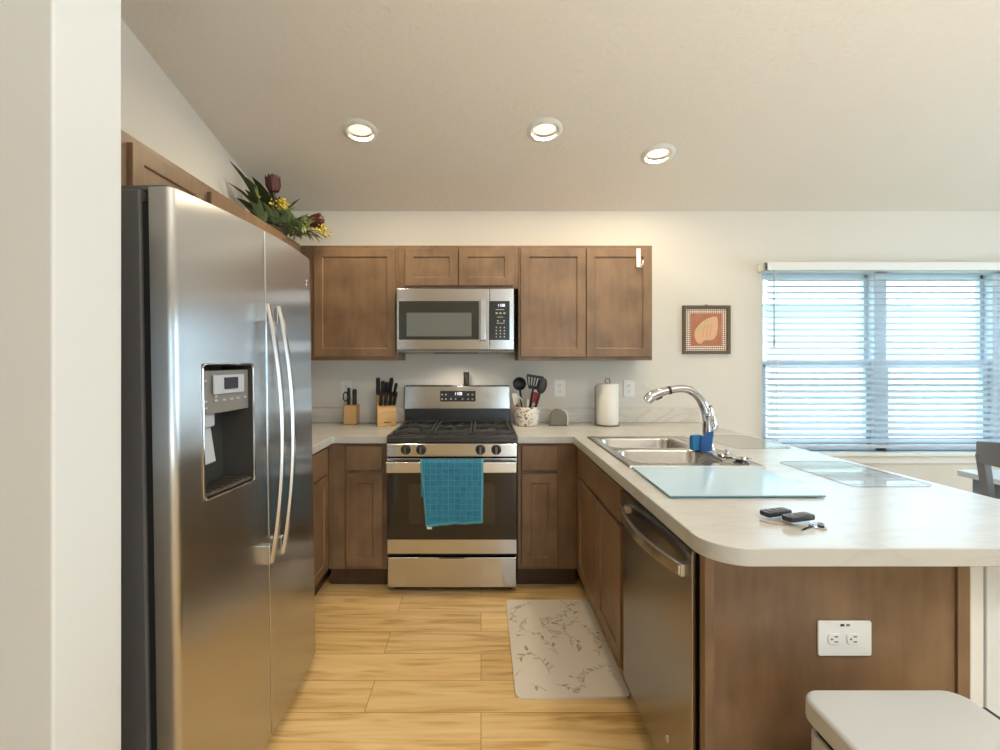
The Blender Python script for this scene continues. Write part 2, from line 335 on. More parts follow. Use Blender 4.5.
m = MB(); m.box(-4.75, .5, -4.72, -4.6, 0, 2.456); m.box(2.9, 5.3, -4.72, -4.6, 0, 2.456); m.box(.5, 2.9, -4.72, -4.6, 2.1, 2.456)
struct('wall_rear', m, M['wall'], 'cream wall behind the viewer with a patio door', 'wall')
# patio door
dr = sempty('door_1', 'white framed sliding patio door behind the viewer', 'door', (1.7, -4.66, 0))
m = MB()
for x in (-1.2, -.04, 1.12): m.box(x, x+.08, -.04, .04, 0, 2.1)
m.box(-1.2, 1.2, -.04, .04, 2.02, 2.1); m.box(-1.2, 1.2, -.04, .04, 0, .06); m.build('door_frame', M['trim'], dr)
m = MB(); m.box(-1.12, -.04, -.003, .003, .06, 2.02); m.box(.04, 1.12, -.003, .003, .06, 2.02); m.build('pane', M['pane'], dr)
# baseboards
m = MB(); m.box(1.44, 5.15, D-.014, D-.001, 0, .09); struct('baseboard_back', m, M['trim'], 'white baseboard under the window wall', 'baseboard', bevel=.004)

# back window: three double-hung units mulled together
w = sempty('window_1', 'wide white triple window behind the blinds', 'window', (0, D, 0))
m = MB(); UN = [(2.075, 2.895), (2.985, 3.765), (3.855, 4.54)]
m.box(WX0, WX1, .02, .14, WZ0, WZ0+.04); m.box(WX0, WX1, .02, .14, WZ1-.04, WZ1)
m.box(WX0, UN[0][0], .02, .14, WZ0, WZ1); m.box(UN[2][1], WX1, .02, .14, WZ0, WZ1)
for a, b in ((UN[0][1], UN[1][0]), (UN[1][1], UN[2][0])): m.box(a, b, .02, .14, WZ0, WZ1)
m.build('window_frame', M['vinyl'], w, bevel=.004)
for a, b in UN:
    m = MB(); z0, z1, zm = WZ0+.04, WZ1-.04, 1.335
    m.box(a, b, .085, .12, zm-.02, zm+.02); m.box(a, a+.025, .085, .12, zm, z1); m.box(b-.025, b, .085, .12, zm, z1); m.box(a, b, .085, .12, z1-.03, z1); m.build('upper_sash', M['vinyl'], w, bevel=.003)
    m = MB(); m.box(a, b, .05, .085, zm-.02, zm+.025); m.box(a, a+.04, .05, .085, z0, zm); m.box(b-.04, b, .05, .085, z0, zm); m.box(a, b, .05, .085, z0, z0+.05); m.build('lower_sash', M['vinyl'], w, bevel=.003)
    m = MB(); m.box(a+.02, b-.02, .10, .104, zm, z1-.02); m.box(a+.03, b-.03, .066, .070, z0+.04, zm); m.build('pane', M['pane'], w)
m = MB(); m.box(WX0-.05, WX1+.05, -.055, .03, .672, .70); m.box(WX0-.02, WX1+.02, -.018, 0, .612, .672); m.build('window_sill', M['trim'], w, bevel=.005)
# dining window
w2 = sempty('window_2', 'white dining window out of view', 'window', (RX+.06, 1.3, 0))
m = MB()
for y in (-1.1, -.03, 1.04): m.box(-.05, .05, y, y+.06, .6, 2.1)
for z in (.6, 1.32, 2.04): m.box(-.05, .05, -1.1, 1.1, z, z+.06)
m.build('window_frame', M['vinyl'], w2); m = MB(); m.box(-.002, .002, -1.05, 1.05, .65, 2.05); m.build('pane', M['pane'], w2)

# ---------------------------------------------------------------- blinds
bl = thing('window_blind', 'white slatted blind covering the wide window, slats open', 'blind', (0, D-.045, 0))
BX0, BX1 = 2.06, 4.50
m = MB(); m.box(2.02, 4.54, -.055, -.038, 2.005, 2.062); m.box(2.02, 2.036, -.055, .044, 2.005, 2.062); m.box(4.524, 4.54, -.055, .044, 2.005, 2.062)
m.build('valance', M['trim'], bl, bevel=.003)
m = MB(); m.box(BX0, BX1, -.022, .03, 2.01, 2.05); m.build('headrail', M['trim'], bl)
zs = []; z = 1.985
while z > .775: zs.append(z); z -= .0445
m = MB()
for z in zs:
    a = math.radians(21); c, s_ = math.cos(a)*.0245, math.sin(a)*.0245
    m.prism([(-c, z-s_), (0, z+.0022), (c, z+s_), (c, z+s_+.0028), (0, z+.005), (-c, z-s_+.0028)], BX0, BX1, 0)
m.build('slat_panel', M['slat'], bl, sharp=60)
m = MB(); m.box(BX0, BX1, -.025, .025, .735, .757); m.build('bottom_rail', M['slat'], bl, bevel=.004)
for x in (2.12, 2.80, 3.68, 4.42):
    m = MB()
    for y in (-.027, .027): m.cyl((x, y, .74), (x, y, 2.0), .0013, n=6)
    m.cyl((x+.012, 0, .74), (x+.012, 0, 2.0), .001, n=6)
    m.build('ladder_cord', M['trim'], bl)
m = MB(); m.cyl((2.075, -.064, 1.50), (2.075, -.062, 2.0), .004, n=8); m.cyl((2.075, -.064, 1.46), (2.075, -.064, 1.52), .006, n=8)
m.build('tilt_wand', plain('grey_wand', lin(150, 162, 172), .3), bl)

# ---------------------------------------------------------------- outside
m = MB(); m.box(-20, 30, D+.15, 40, -.5, -.3); struct('lawn', m, M['lawn'], 'pale sunlit lawn outside the window', 'ground')
nb = thing('neighboring_house', 'bright white sided house seen through the blinds', 'house', (5.5, 8.6, -.3))
m = MB(); m.box(-7, 9, 0, 6, 0, 2.72); 
for i in range(14): m.prism([(-.02, .1+i*.18), (0, .1+i*.18), (0, .28+i*.18)], -7, 9, 0)
m.build('wall', M['siding'], nb)
m = MB(); m.prism([(-.6, 2.78), (3, 4.6), (6.6, 2.78), (6.6, 2.70), (-.6, 2.70)], -7.5, 9.5, 0); m.build('roof', M['roofm'], nb)
m = MB(); m.box(-7.5, 9.5, -.74, -.6, 2.62, 2.76); m.build('gutter', M['siding'], nb, bevel=.02)
m = MB(); m.cyl((-.45, -.07, 0), (-.45, -.07, 2.65), .05); m.build('downspout', M['siding'], nb)
for x in (-1.3, 2.1):
    m = MB(); m.box(x-.6, x+.6, -.07, -.02, .95, 2.15); f_ = m.build('window', M['trim'], nb, bevel=.01)
    m = MB(); m.box(x-.52, x+.52, -.08, -.071, 1.03, 1.52); m.box(x-.52, x+.52, -.08, -.071, 1.58, 2.07); m.build('pane', M['win_dark'], f_)

# ---------------------------------------------------------------- recessed ceiling lights
def downlight(x, y, label):
    t = thing('recessed_light', label, 'ceiling light', (x, y, cz(y)), 0, 'recessed downlights in the sloped ceiling')
    tilt = -math.atan(SL)
    m = MB(); m.X = Matrix.Rotation(tilt, 4, 'X')
    m.lathe([(.062, .006), (.066, -.002), (.072, -.008), (.080, -.009), (.092, -.004), (.099, -.0003), (.0735, .002)], n=48)
    m.build('trim_ring', M['white'], t, sharp=60)
    m = MB(); m.lathe([(.0635, .004), (.066, .05), (.062, .085), (.064, .09), (.0765, .05), (.0735, .004)], n=40)
    m.build('baffle', M['baffle'], t, sharp=60)
    m = MB(); m.lathe([(0, -.004), (.04, -.003), (.056, .003), (.060, .014), (.060, .08), (0, .08)], n=36)
    m.build('lamp_lens', M['lamp'], t, sharp=60)
    lamp('can_light', 'AREA', (x, y+.014, cz(y)-.010), CAN_W, WARM, shape='DISK', size=.082)
downlight(*CANS[0], 'recessed ceiling light above the refrigerator aisle')
downlight(*CANS[1], 'recessed ceiling light above range, middle of the three')
downlight(*CANS[2], 'recessed ceiling light above the sink')
# ---------------------------------------------------------------- cabinets
def shaker(m, x0, x1, z0, z1, y=-.019, t=.019, rail=.055, rec=.008):
    """a framed door whose front stands at y, with a recessed centre panel"""
    a = [(x0, z0), (x1, z0), (x1, z1), (x0, z1)]; r = rail
    b = [(x0+r, z0+r), (x1-r, z0+r), (x1-r, z1-r), (x0+r, z1-r)]; q = .004
    c = [(x0+r+q, z0+r+q), (x1-r-q, z0+r+q), (x1-r-q, z1-r-q), (x0+r+q, z1-r-q)]
    V = lambda pts, yy: [m.v((x, yy, z)) for x, z in pts]
    A, B, C, E = V(a, y), V(b, y), V(c, y+rec), V(a, y+t)
    m.bridge(A, B); m.bridge(B, C); m.f(C); m.bridge(E, A); m.f(E[::-1])
def door(p, x0, x1, z0, z1, **kw):
    m = MB(); shaker(m, x0, x1, z0, z1, **kw); return m.build('door', M['cab'], p, bevel=.0022)
def slab(p, name, x0, x1, z0, z1):
    m = MB(); m.box(x0, x1, -.019, 0, z0, z1); return m.build(name, M['cab'], p, bevel=.003)
# uppers on the back wall: front frame plane y=3.09 -> local y=0
def upper(name, label, x0, x1, z0, z1, doors, loc, rot=0, depth=.305, left_end=0):
    t = thing(name, label, 'cabinet', loc, rot, 'brown wall cabinets')
    m = MB(); m.box(x0, x1, 0, depth, z0, z1); m.build('carcass', M['cab'], t, bevel=.0015)
    for d in doors: door(t, *d)
    return t
UY = D-.308
upper('wall_cabinet', 'large single-door brown wall cabinet beside the refrigerator corner', -1.2015, -.552, 1.364, 2.128, [(-1.105, -.566, 1.388, 2.104)], (0, UY, 0))
upper('wall_cabinet', 'short two-door brown wall cabinet above the microwave', -.550, .247, 1.842, 2.128, [(-.504, -.152, 1.858, 2.104), (-.146, .212, 1.858, 2.104)], (0, UY, 0))
upper('wall_cabinet', 'two-door brown wall cabinet above the utensils, hook on its door', .249, 1.138, 1.364, 2.128, [(.262, .692, 1.388, 2.104), (.698, 1.128, 1.388, 2.104)], (0, UY, 0))
# uppers on the side wall: face at x=-1.2, looking +X; local x runs along +Y
upper('wall_cabinet', 'brown wall cabinet above the refrigerator, nearest the partition', 0, .462, 1.83, 2.134, [(.035, .440, 1.845, 2.104)], (-1.202, 1.545, 0), PI/2, .303)
upper('wall_cabinet', 'brown wall cabinet above refrigerator, next to the flower arrangement', 0, .463, 1.83, 2.134, [(.033, .335, 1.845, 2.104)], (-1.202, 2.008, 0), PI/2, .303)
upper('wall_cabinet', 'brown corner wall cabinet under the flower arrangement', 0, .617, 1.364, 2.134, [(.36, .58, 1.388, 2.104)], (-1.202, 2.473, 0), PI/2, .303)
# base cabinets
def base(label, w, loc, rot, doors=(), drawers=(), depth=.585, hollow=False, h=.868):
    t = thing('base_cabinet', label, 'cabinet', loc, rot, 'brown base cabinets')
    m = MB()
    if hollow:
        for q in ((0, w, 0, .02, .112, h), (0, .018, .02, depth, .112, h), (w-.018, w, .02, depth, .112, h), (.018, w-.018, depth-.008, depth, .112, h), (.018, w-.018, .02, depth-.008, .112, .13)): m.box(*q)
    else: m.box(0, w, 0, depth, .112, h)
    m.build('carcass', M['cab'], t, bevel=.0015)
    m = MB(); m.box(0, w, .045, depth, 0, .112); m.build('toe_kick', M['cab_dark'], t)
    for d in doors: door(t, *d)
    for d in drawers: slab(t, 'drawer', *d)
    return t
FY = 2.79; FXR = .578; FXL = -.915
base('narrow brown base cabinet between corner and range, under the knife blocks', .357, (-.913, FY, 0), 0, [(.108, .324, .134, .686)], [(.108, .324, .708, .852)])
base('brown corner base cabinet beside the refrigerator', FY-2.2+.55, (FXL, 2.2, 0), PI/2, [(.05, .525, .134, .686)], [(.05, .525, .708, .852)])
base('narrow brown base cabinet between range and sink corner', .357, (.219, FY, 0), 0, [(.024, .238, .134, .686)], [(.024, .238, .708, .852)])
t = base('brown sink base cabinet with two doors and false drawer front', 1.53, (FXR, 3.38, 0), -PI/2, [(.685, 1.127, .134, .686), (1.133, 1.51, .134, .686)], [(.685, 1.51, .708, .852)], hollow=True)
t.name = 'sink_cabinet'
# ---------------------------------------------------------------- peninsula end panel
t = thing('end_panel', 'brown wood end panel of the peninsula with an outlet', 'cabinet panel', (.578, 1.207, 0))
m = MB(); m.box(.0, .668, 0, .02, 0, .868); m.build('panel', M['cab'], t, bevel=.0015)
m = MB(); m.box(-.001, .024, -.008, .021, 0, .868); m.build('edge_stile', M['cab'], t, bevel=.002)
m = MB(); m.box(.652, .684, -.008, .021, 0, .868); m.build('edge_stile', M['cab'], t, bevel=.002)
m = MB(); m.box(1.268, 1.44, 1.245, D-.001, 0, .868)
struct('wall_knee', m, M['wall_white'], 'white knee wall behind the peninsula cabinets', 'wall', bevel=.003)
m = MB(); m.prism([(1.268, 0), (1.304, 0), (1.304, .868), (1.256, .868), (1.256, .860), (1.263, .852), (1.268, .836)], 1.205, 1.244, 1)
struct('trim_1', m, M['trim'], 'white corner trim board beside the end panel', 'trim', bevel=.003)
m = MB(); m.prism([(1.305, 0), (1.44, 0), (1.44, .868), (1.305, .868)], 1.200, 1.2445, 1)
struct('trim_2', m, M['wall_white'], 'white knee wall end under the counter overhang', 'trim', bevel=.003)

# ---------------------------------------------------------------- countertops
ZC0, ZC1 = .869, .914
def slabtop(polys, name, label, parent_mat, bevel=.004):
    bm = bmesh.new(); cache = {}
    def V(p):
        k = (round(p[0], 5), round(p[1], 5))
        if k not in cache: cache[k] = bm.verts.new((p[0], p[1], ZC0))
        return cache[k]
    for p in polys: bm.faces.new([V(q) for q in p])
    r = bmesh.ops.extrude_face_region(bm, geom=list(bm.faces))
    for g in r['geom']:
        if isinstance(g, bmesh.types.BMVert): g.co.z = ZC1
    m = MB(); m.bm.free(); m.bm = bm
    t = thing(name, label, 'countertop', (0, 0, 0)); m.build('worktop', parent_mat, t, bevel=bevel, seg=3)
    return t
EX = .548; CY = D-.635
XR = lambda y: 1.692-(y-1.107)*.046     # outer edge of the peninsula, very slightly out of square
SX0, SX1, SY0, SY1 = .640, 1.095, 1.975, 2.672    # sink opening
corner = [(EX+.10-.10*math.cos(a), 1.107+.10-.10*math.sin(a)) for a in [PI/2*i/10 for i in range(11)]]
near = corner+[(XR(1.107)-.03, 1.107), (XR(1.13), 1.135)]
polys = [[(.217, CY), (EX, CY), (SX0, CY), (SX0, D-.001), (.217, D-.001)],
         [(SX0, CY), (SX1, CY), (SX1, D-.001), (SX0, D-.001)],
         [(SX0, SY1), (SX1, SY1), (SX1, CY), (SX0, CY)],
         [(EX, SY0), (SX0, SY0), (SX0, SY1), (SX0, CY), (EX, CY)],
         [(SX1, SY0), (XR(SY0), SY0), (XR(D), D-.001), (SX1, D-.001), (SX1, CY), (SX1, SY1)],
         near+[(XR(SY0), SY0), (SX1, SY0), (SX0, SY0), (EX, SY0)]]
ct = slabtop(polys, 'countertop', 'pale marble countertop with sink, wrapping from range to peninsula', M['counter'])
m = MB(); m.box(.217, XR(D), D-.021, D-.001, ZC1, 1.018); m.build('backsplash', M['splash'], ct, bevel=.003)
polys = [[(-.554, CY), (-.554, D-.001), (XL+.001, D-.001), (XL+.001, CY)[0:2], (-.880, CY)],
         [(-.880, CY), (XL+.001, CY), (XL+.001, 2.16), (-.880, 2.16)]]
cl = slabtop(polys, 'countertop', 'short pale countertop under the knife blocks', M['counter'])
m = MB(); m.box(XL+.022, -.554, D-.021, D-.001, ZC1, 1.018); m.build('backsplash', M['splash'], cl, bevel=.003)

# ---------------------------------------------------------------- sink
t = thing('kitchen_sink', 'double bowl stainless steel sink set into the counter', 'sink', (0, 0, ZC1))
m = MB(); xs0, xs1, ys0, ys1 = .617, 1.187, 1.937, 2.708; h = .0065
bowls = [(.660, 1.070, 2.003, 2.312), (.660, 1.070, 2.352, 2.655)]
def loopz(pts, z): return [m.v((x, y, z)) for x, y in pts]
# rim as a grid with two rounded openings: outer loop + bridging via split polygons
def rimface(x0, x1, y0, y1, b):
    n = 6; inner = rrect(*b, .07, n)
    IV = loopz(inner, h); cs = [(x1, y0), (x1, y1), (x0, y1), (x0, y0)]; CV = loopz(cs, h)
    k = n+1
    for c in range(4):
        for i in range(n): m.f([CV[c], IV[c*k+i+1], IV[c*k+i]])
        a = c*k+n; b2 = ((c+1) % 4)*k
        m.f([CV[c], CV[(c+1) % 4], IV[b2], IV[a]])
    prev = IV
    for (ins, z) in ((.003, .003), (.006, -.004), (.012, -.15), (.03, -.178), (.09, -.185)):
        q = loopz(rrect(b[0]+ins, b[1]-ins, b[2]+ins, b[3]-ins, max(.07-ins*.6, .02), n), z); m.bridge(prev, q); prev = q
    m.f(prev)
ymid = 2.332
rimface(.632, 1.094, 1.950, ymid, bowls[0]); rimface(.632, 1.094, ymid, 2.695, bowls[1])
m.poly([(1.094, 1.950, h), (1.174, 1.950, h), (1.174, 2.695, h), (1.094, 2.695, h)])
o_ = [(xs0, ys0), (xs1, ys0), (xs1, ys1), (xs0, ys1)]; i_ = [(.632, 1.950), (1.174, 1.950), (1.174, 2.695), (.632, 2.695)]
A = loopz(o_, .0005); B = loopz([(x+(.006 if x < 1 else -.006), y+(.006 if y < 2.3 else -.006)) for x, y in o_], h+.002); C = loopz(i_, h)
m.bridge(A, B); m.bridge(B, C)
m.build('basin', M['sink'], t, sharp=50)
for (x, y) in ((.865, 2.157), (.865, 2.503)):
    m = MB(); m.lathe([(0, -.182), (.02, -.183), (.034, -.179), (.042, -.179), (.045, -.184)], (x, y, 0), 24); m.build('drain', M['chrome'], t)
# faucet
t = thing('pull_out_faucet', 'chrome pull-out faucet arching over the sink', 'faucet', (1.135, 2.325, ZC1+.0066))
m = MB(); m.lathe([(0, 0), (.034, 0), (.034, .006), (.028, .014), (.026, .03), (.026, .10), (.024, .13), (.027, .165), (.030, .172), (.026, .18), (.024, .205), (0, .21)], n=28); m.build('body', M['chrome'], t, sharp=50)
m = MB(); pts = []
for i in range(25):
    a = i/24; p0, p1, p2, p3 = Vector((-.004, 0, .15)), Vector((-.025, .0, .275)), Vector((-.09, .0, .325)), Vector((-.20, -.005, .292))
    q = p0*(1-a)**3+p1*3*a*(1-a)**2+p2*3*a*a*(1-a)+p3*a**3; pts.append(q)
m.tube(pts, [.023-.0045*i/24 for i in range(25)], 18); sp = m.build('spout', M['chrome'], t)
m = MB(); m.tube([(-.190, -.005, .2945), (-.202, -.005, .2915)], .0205, 18); m.build('joint_ring', M['black_matte'], sp)
m = MB(); m.tube([(-.20, -.005, .292), (-.235, -.006, .284), (-.27, -.008, .270), (-.295, -.009, .256), (-.310, -.010, .240)], [.0185, .021, .024, .026, .022], 18); hd = m.build('spray_head', M['chrome'], t)
m = MB(); m.tube([(-.235, -.009, .262), (-.262, -.011, .250)], .008, 8); m.build('spray_button', M['black_matte'], hd)
m = MB(); m.tube([(.012, .0, .10), (.030, -.004, .105), (.034, -.006, .125)], [.018, .02, .016], 14); m.tube([(.033, -.006, .115), (.024, -.006, .15), (.010, -.012, .195), (.004, -.014, .215)], [.013, .009, .008, .011], 12); m.build('lever_handle', M['chrome'], t)
# sponge leaning on the faucet
t = thing('dish_sponge', 'bright blue sponge standing against the faucet base', 'sponge', (1.065, 2.285, ZC1+.009), .35)
m = MB(); m.prism(rrect(-.042, .02, .0, .075, .012, 4), -.012, .012, 1); m.build('sponge_body', M['blue'], t, bevel=.004)
t = thing('scrub_pad', 'dark blue scraper propped upright beside the faucet', 'scraper', (1.095, 2.258, ZC1+.009), -.3)
m = MB(); m.prism([(-.03, .0), (.022, .0), (.032, .10), (-.005, .085), (-.026, .06)], -.007, .007, 1); m.build('blade', M['blue_dark'], t, bevel=.003)
t = thing('sink_stopper', 'round steel sink stopper lying on the sink deck', 'sink stopper', (1.140, 2.150, ZC1+.0068))
m = MB(); m.lathe([(0, 0), (.038, 0), (.044, .005), (.040, .009), (.02, .011), (.008, .013), (.007, .022), (.012, .026), (.008, .031), (0, .032)], n=24); m.build('stopper_disc', M['chrome'], t)
t = thing('strainer_basket', 'second small steel strainer on the sink deck, nearer the blue board', 'strainer', (1.145, 2.042, ZC1+.0068))
m = MB(); m.lathe([(0, 0), (.024, 0), (.034, .010), (.040, .011), (.040, .014), (.030, .013), (.021, .004), (.005, .004), (.005, .018), (0, .019)], n=24); m.build('strainer_cup', M['chrome'], t)

# ---------------------------------------------------------------- dishwasher
t = thing('dishwasher', 'stainless dishwasher built into the peninsula', 'dishwasher', (FXR, 1.845, 0), -PI/2)
m = MB(); m.box(.0, .606, .004, .55, .10, .862); m.build('tub', M['black_matte'], t)
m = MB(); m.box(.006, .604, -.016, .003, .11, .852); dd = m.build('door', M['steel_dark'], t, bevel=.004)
m = MB(); m.box(.006, .604, -.0175, -.0162, .842, .853); m.build('control_strip', M['panel_black'], dd)
m = MB(); pts = []
N = 22
for i in range(N+1):
    u = -1+2*i/N; pts.append((.305+u*.275, -.034-.040*(1-u*u)))
for zi in (0,):
    lo = [m.v((x, y, .772)) for x, y in pts]; hi = [m.v((x, y, .806)) for x, y in pts]; lo2 = [m.v((x, y+.013, .772)) for x, y in pts]; hi2 = [m.v((x, y+.013, .806)) for x, y in pts]
    for i in range(N):
        m.f([lo[i], lo[i+1], hi[i+1], hi[i]]); m.f([lo2[i], hi2[i], hi2[i+1], lo2[i+1]]); m.f([hi[i], hi[i+1], hi2[i+1], hi2[i]]); m.f([lo[i], lo2[i], lo2[i+1], lo[i+1]])
    m.f([lo[0], hi[0], hi2[0], lo2[0]]); m.f([lo[N], lo2[N], hi2[N], hi[N]])
m.box(.034, .064, -.040, -.015, .776, .802); m.box(.546, .576, -.040, -.015, .776, .802)
m.build('handle', M['steel_bar'], dd, bevel=.002)
m = MB(); m.lathe([(0, .003), (.010, .003), (.012, 0), (.012, -.002)], n=20, sy=1.0)
m.bm.transform(Matrix.Translation((.445, -.016, .222)) @ Matrix.Rotation(PI/2, 4, 'X')); m.build('badge', M['chrome'], dd)
m = MB(); m.box(.01, .60, .05, .07, .0, .10); m.build('toe_panel', M['black_matte'], t)

# ---------------------------------------------------------------- range
t = thing('gas_range', 'stainless gas range between the base cabinets, teal towel on handle', 'stove', (-.170, 2.719, 0))
HW = .380
m = MB(); m.box(-HW, HW, .03, .645, .03, .895); m.box(-HW+.03, HW-.03, .06, .6, 0, .03); m.build('body', M['black_matte'], t, bevel=.002)
m = MB(); m.box(-HW, HW, .0, .66, .893, .912); m.prism([(-.004, .886), (.03, .886), (.05, .925), (.01, .925)], -HW-.001, HW+.001, 0); m.box(-HW, -HW+.02, .02, .60, .91, .925); m.box(HW-.02, HW, .02, .60, .91, .925)
m.build('cooktop', M['black'], t, bevel=.004)
for gx0, gx1 in ((-.356, -.122), (-.116, .116), (.122, .356)):
    m = MB(); b_ = .006; z0, z1 = .928, .942; ya, yb = .075, .555
    for x in (gx0+.008, gx1-.008): m.box(x-b_, x+b_, ya, yb, z0, z1)
    for y in (ya, yb): m.box(gx0+.002, gx1-.002, y-b_, y+b_, z0, z1)
    cx = (gx0+gx1)/2
    for yc in ((.195, .435) if abs(cx) > .05 else (.315,)):
        for k in range(4 if abs(cx) > .05 else 6):
            a = PI/4+k*PI/2 if abs(cx) > .05 else k*PI/3
            dx, dy = math.cos(a), math.sin(a); e = .128 if abs(cx) > .05 else .13
            m.tube([(cx+dx*.035, yc+dy*.035, .937), (cx+dx*e*.86, yc+dy*e*.86, .937)], .0055, 6)
        m.box(gx0+.004, gx1-.004, yc-.004, yc+.004, z0+.002, z1-.002) if 0 else None
    m.box(gx0+.004, gx1-.004, .309, .321, z0, z1)
    for x in (gx0+.008, gx1-.008):
        for y in (ya, .315, yb): m.box(x-.007, x+.007, y-.007, y+.007, .9118, .93)
    m.build('grate', M['iron'], t, bevel=.002)
for x, y, r in ((-.239, .195, .045), (-.239, .435, .038), (.239, .195, .048), (.239, .435, .032), (0, .315, .04)):
    m = MB(); m.lathe([(0, .0118), (r*1.25, .0118), (r*1.2, .018), (r, .02), (r, .026), (r*.9, .030), (0, .030)], (x, y, .90), 24); m.build('burner', M['iron'], t)
m = MB(); m.prism([(-.006, .802), (.03, .802), (.03, .885), (.008, .885), (-.006, .872)], -HW, HW, 0); cp = m.build('control_panel', M['steel'], t, bevel=.002)
for x in (-.269, -.179, .167, .259):
    m = MB(); R = Matrix.Translation((x, -.006, .8425)) @ Matrix.Rotation(PI/2, 4, 'X'); m.X = R
    m.lathe([(0, 0), (.029, 0), (.029, .005), (.025, .008), (.022, .026), (.019, .030), (0, .030)], n=28); m.mi = 1; m.box(-.0055, .0055, -.021, .021, .028, .037); m.mi = 0
    m.build('knob', [M['black_matte'], M['shellgrey']], t, bevel=.001)
m = MB(); m.box(-HW, HW, 0, .03, .232, .792); od = m.build('oven_door', M['steel'], t, bevel=.003)
m = MB(); m.box(-HW+.002, HW-.002, -.004, -.0005, .316, .775); m.build('door_glass', M['oven_glass'], od, bevel=.0015)
m = MB(); m.prism(rrect(-.252, .252, .408, .646, .012, 4), -.0052, -.0042, 1); m.build('oven_window', M['oven_window'], od)
m = MB(); m.box(-HW+.002, HW-.002, -.058, -.040, .717, .781); m.box(-HW+.002, -HW+.028, -.042, -.003, .725, .773); m.box(HW-.028, HW-.002, -.042, -.003, .722, .77); m.build('handle', M['steel_bar'], od, bevel=.007, seg=4)
m = MB(); m.box(-HW+.004, HW-.004, -.002, .03, .036, .212); m.build('drawer', M['steel'], t, bevel=.005)
m = MB(); m.box(-.075, .075, -.0045, -.0015, .206, .2105); m.build('pull_lip', M['black_matte'], t)
m = MB(); m.prism([(.615, .912), (.66, .912), (.66, 1.184), (.625, 1.184), (.618, 1.176), (.604, 1.030), (.604, 1.018), (.622, 1.012)], -HW+.004, HW-.004, 0)
bgd = m.build('backguard', M['steel'], t, bevel=.003)
m = MB(); m.prism([(.598, .912), (.6145, .912), (.6145, 1.0168), (.6065, 1.0168)], -HW+.006, HW-.006, 0); m.build('backguard_base', M['black'], t)
m = MB(); m.X = Matrix.Translation((.004, .608, 1.074)) @ Matrix.Rotation(-.0957, 4, 'X')
m.prism(rrect(-.127, .127, -.004, .072, .006, 4), -.004, .001, 1); dp = m.build('display_panel', M['panel_black'], t)
m = MB(); m.X = Matrix.Translation((.004, .608, 1.074)) @ Matrix.Rotation(-.0957, 4, 'X')
m.box(-.075, .045, -.0046, -.0041, .018, .04); m.build('lcd', M['lcd'], dp)
m = MB(); m.X = Matrix.Translation((.004, .608, 1.074)) @ Matrix.Rotation(-.0957, 4, 'X')
def seg_digits(m, x, z, h, y, s):
    """seven segment figures"""
    seg = {'0': 'abcdef', '1': 'bc', '2': 'abged', '3': 'abgcd', '5': 'afgcd', '8': 'abcdefg'}; w = h*.5; e = h*.11
    for ch in s:
        if ch == ':':
            for k in (.3, .65): m.box(x, x+e, y, y+.0004, z+h*k, z+h*k+e)
            x += e*2.4; continue
        R = {'a': (0, w, h-e, h), 'g': (0, w, h/2-e/2, h/2+e/2), 'd': (0, w, 0, e), 'f': (0, e, h/2, h), 'b': (w-e, w, h/2, h), 'e': (0, e, 0, h/2), 'c': (w-e, w, 0, h/2)}
        for k in seg[ch]: a, b, c, d = R[k]; m.box(x+a, x+b, y, y+.0004, z+c, z+d)
        x += w+e*1.6
seg_digits(m, -.026, .042, .020, -.0048, '11:08'); m.build('digits', M['digit'], dp)
m = MB(); m.X = Matrix.Translation((.004, .608, 1.074)) @ Matrix.Rotation(-.0957, 4, 'X')
for x in (-.112, -.085, -.048, -.016, .034, .074, .105):
    for z in (.012, .044):
        if -.06 < x < .06 and z > .03: continue
        m = MB(); m.X = Matrix.Translation((.004, .608, 1.074)) @ Matrix.Rotation(-.0957, 4, 'X')
        m.prism(rrect(x-.006, x+.006, z-.003, z+.006, .002, 2), -.0047, -.0042, 1); m.build('button', M['mark'], dp)
# towel draped over the oven handle
tw = thing('dish_towel', 'teal checked towel hanging over the oven handle', 'towel', (-.152, 2.719, 0))
m = MB(); nx, nz = 30, 44
rows = []
xl, xr = -.196, .166
for j in range(nz+1):
    s_ = j/nz; row = []
    for i in range(nx+1):
        u = i/nx
        # path: back drop, over the bar, front drop
        L = .12; F = .345+.022*(1-u); B = .21
        d = s_*(B+.06+F)
        if d < B: y, z = -.034, .782-(B-d)
        elif d < B+.06: a = (d-B)/.06*PI; y, z = -.049+.015*math.cos(a), .782+.011*math.sin(a)
        else: y, z = -.064, .782-(d-B-.06)
        fr = max(0, min(1, (d-B-.06)/F)) if d > B+.06 else 0
        x = xl+(xr-xl)*u+fr*(.034*(1-u)-.004*u)
        if d > B+.06: y += -.006*math.sin(u*9+.6)*fr-.004*math.sin(u*21)*fr-.004*fr
        row.append(m.v((x, y, z)))
    rows.append(row)
for j in range(nz):
    for i in range(nx):
        m.mi = 1 if (i in (0, nx-1) or j >= nz-1) else 0
        m.f([rows[j][i], rows[j][i+1], rows[j+1][i+1], rows[j+1][i]])
m.build('cloth', [M['towel'], M['towel_hem']], tw, sharp=80, solid=.005)
m = MB(); m.box(-.155, -.127, -.078, -.076, .405, .424); m.build('care_tag', M['white'], tw)

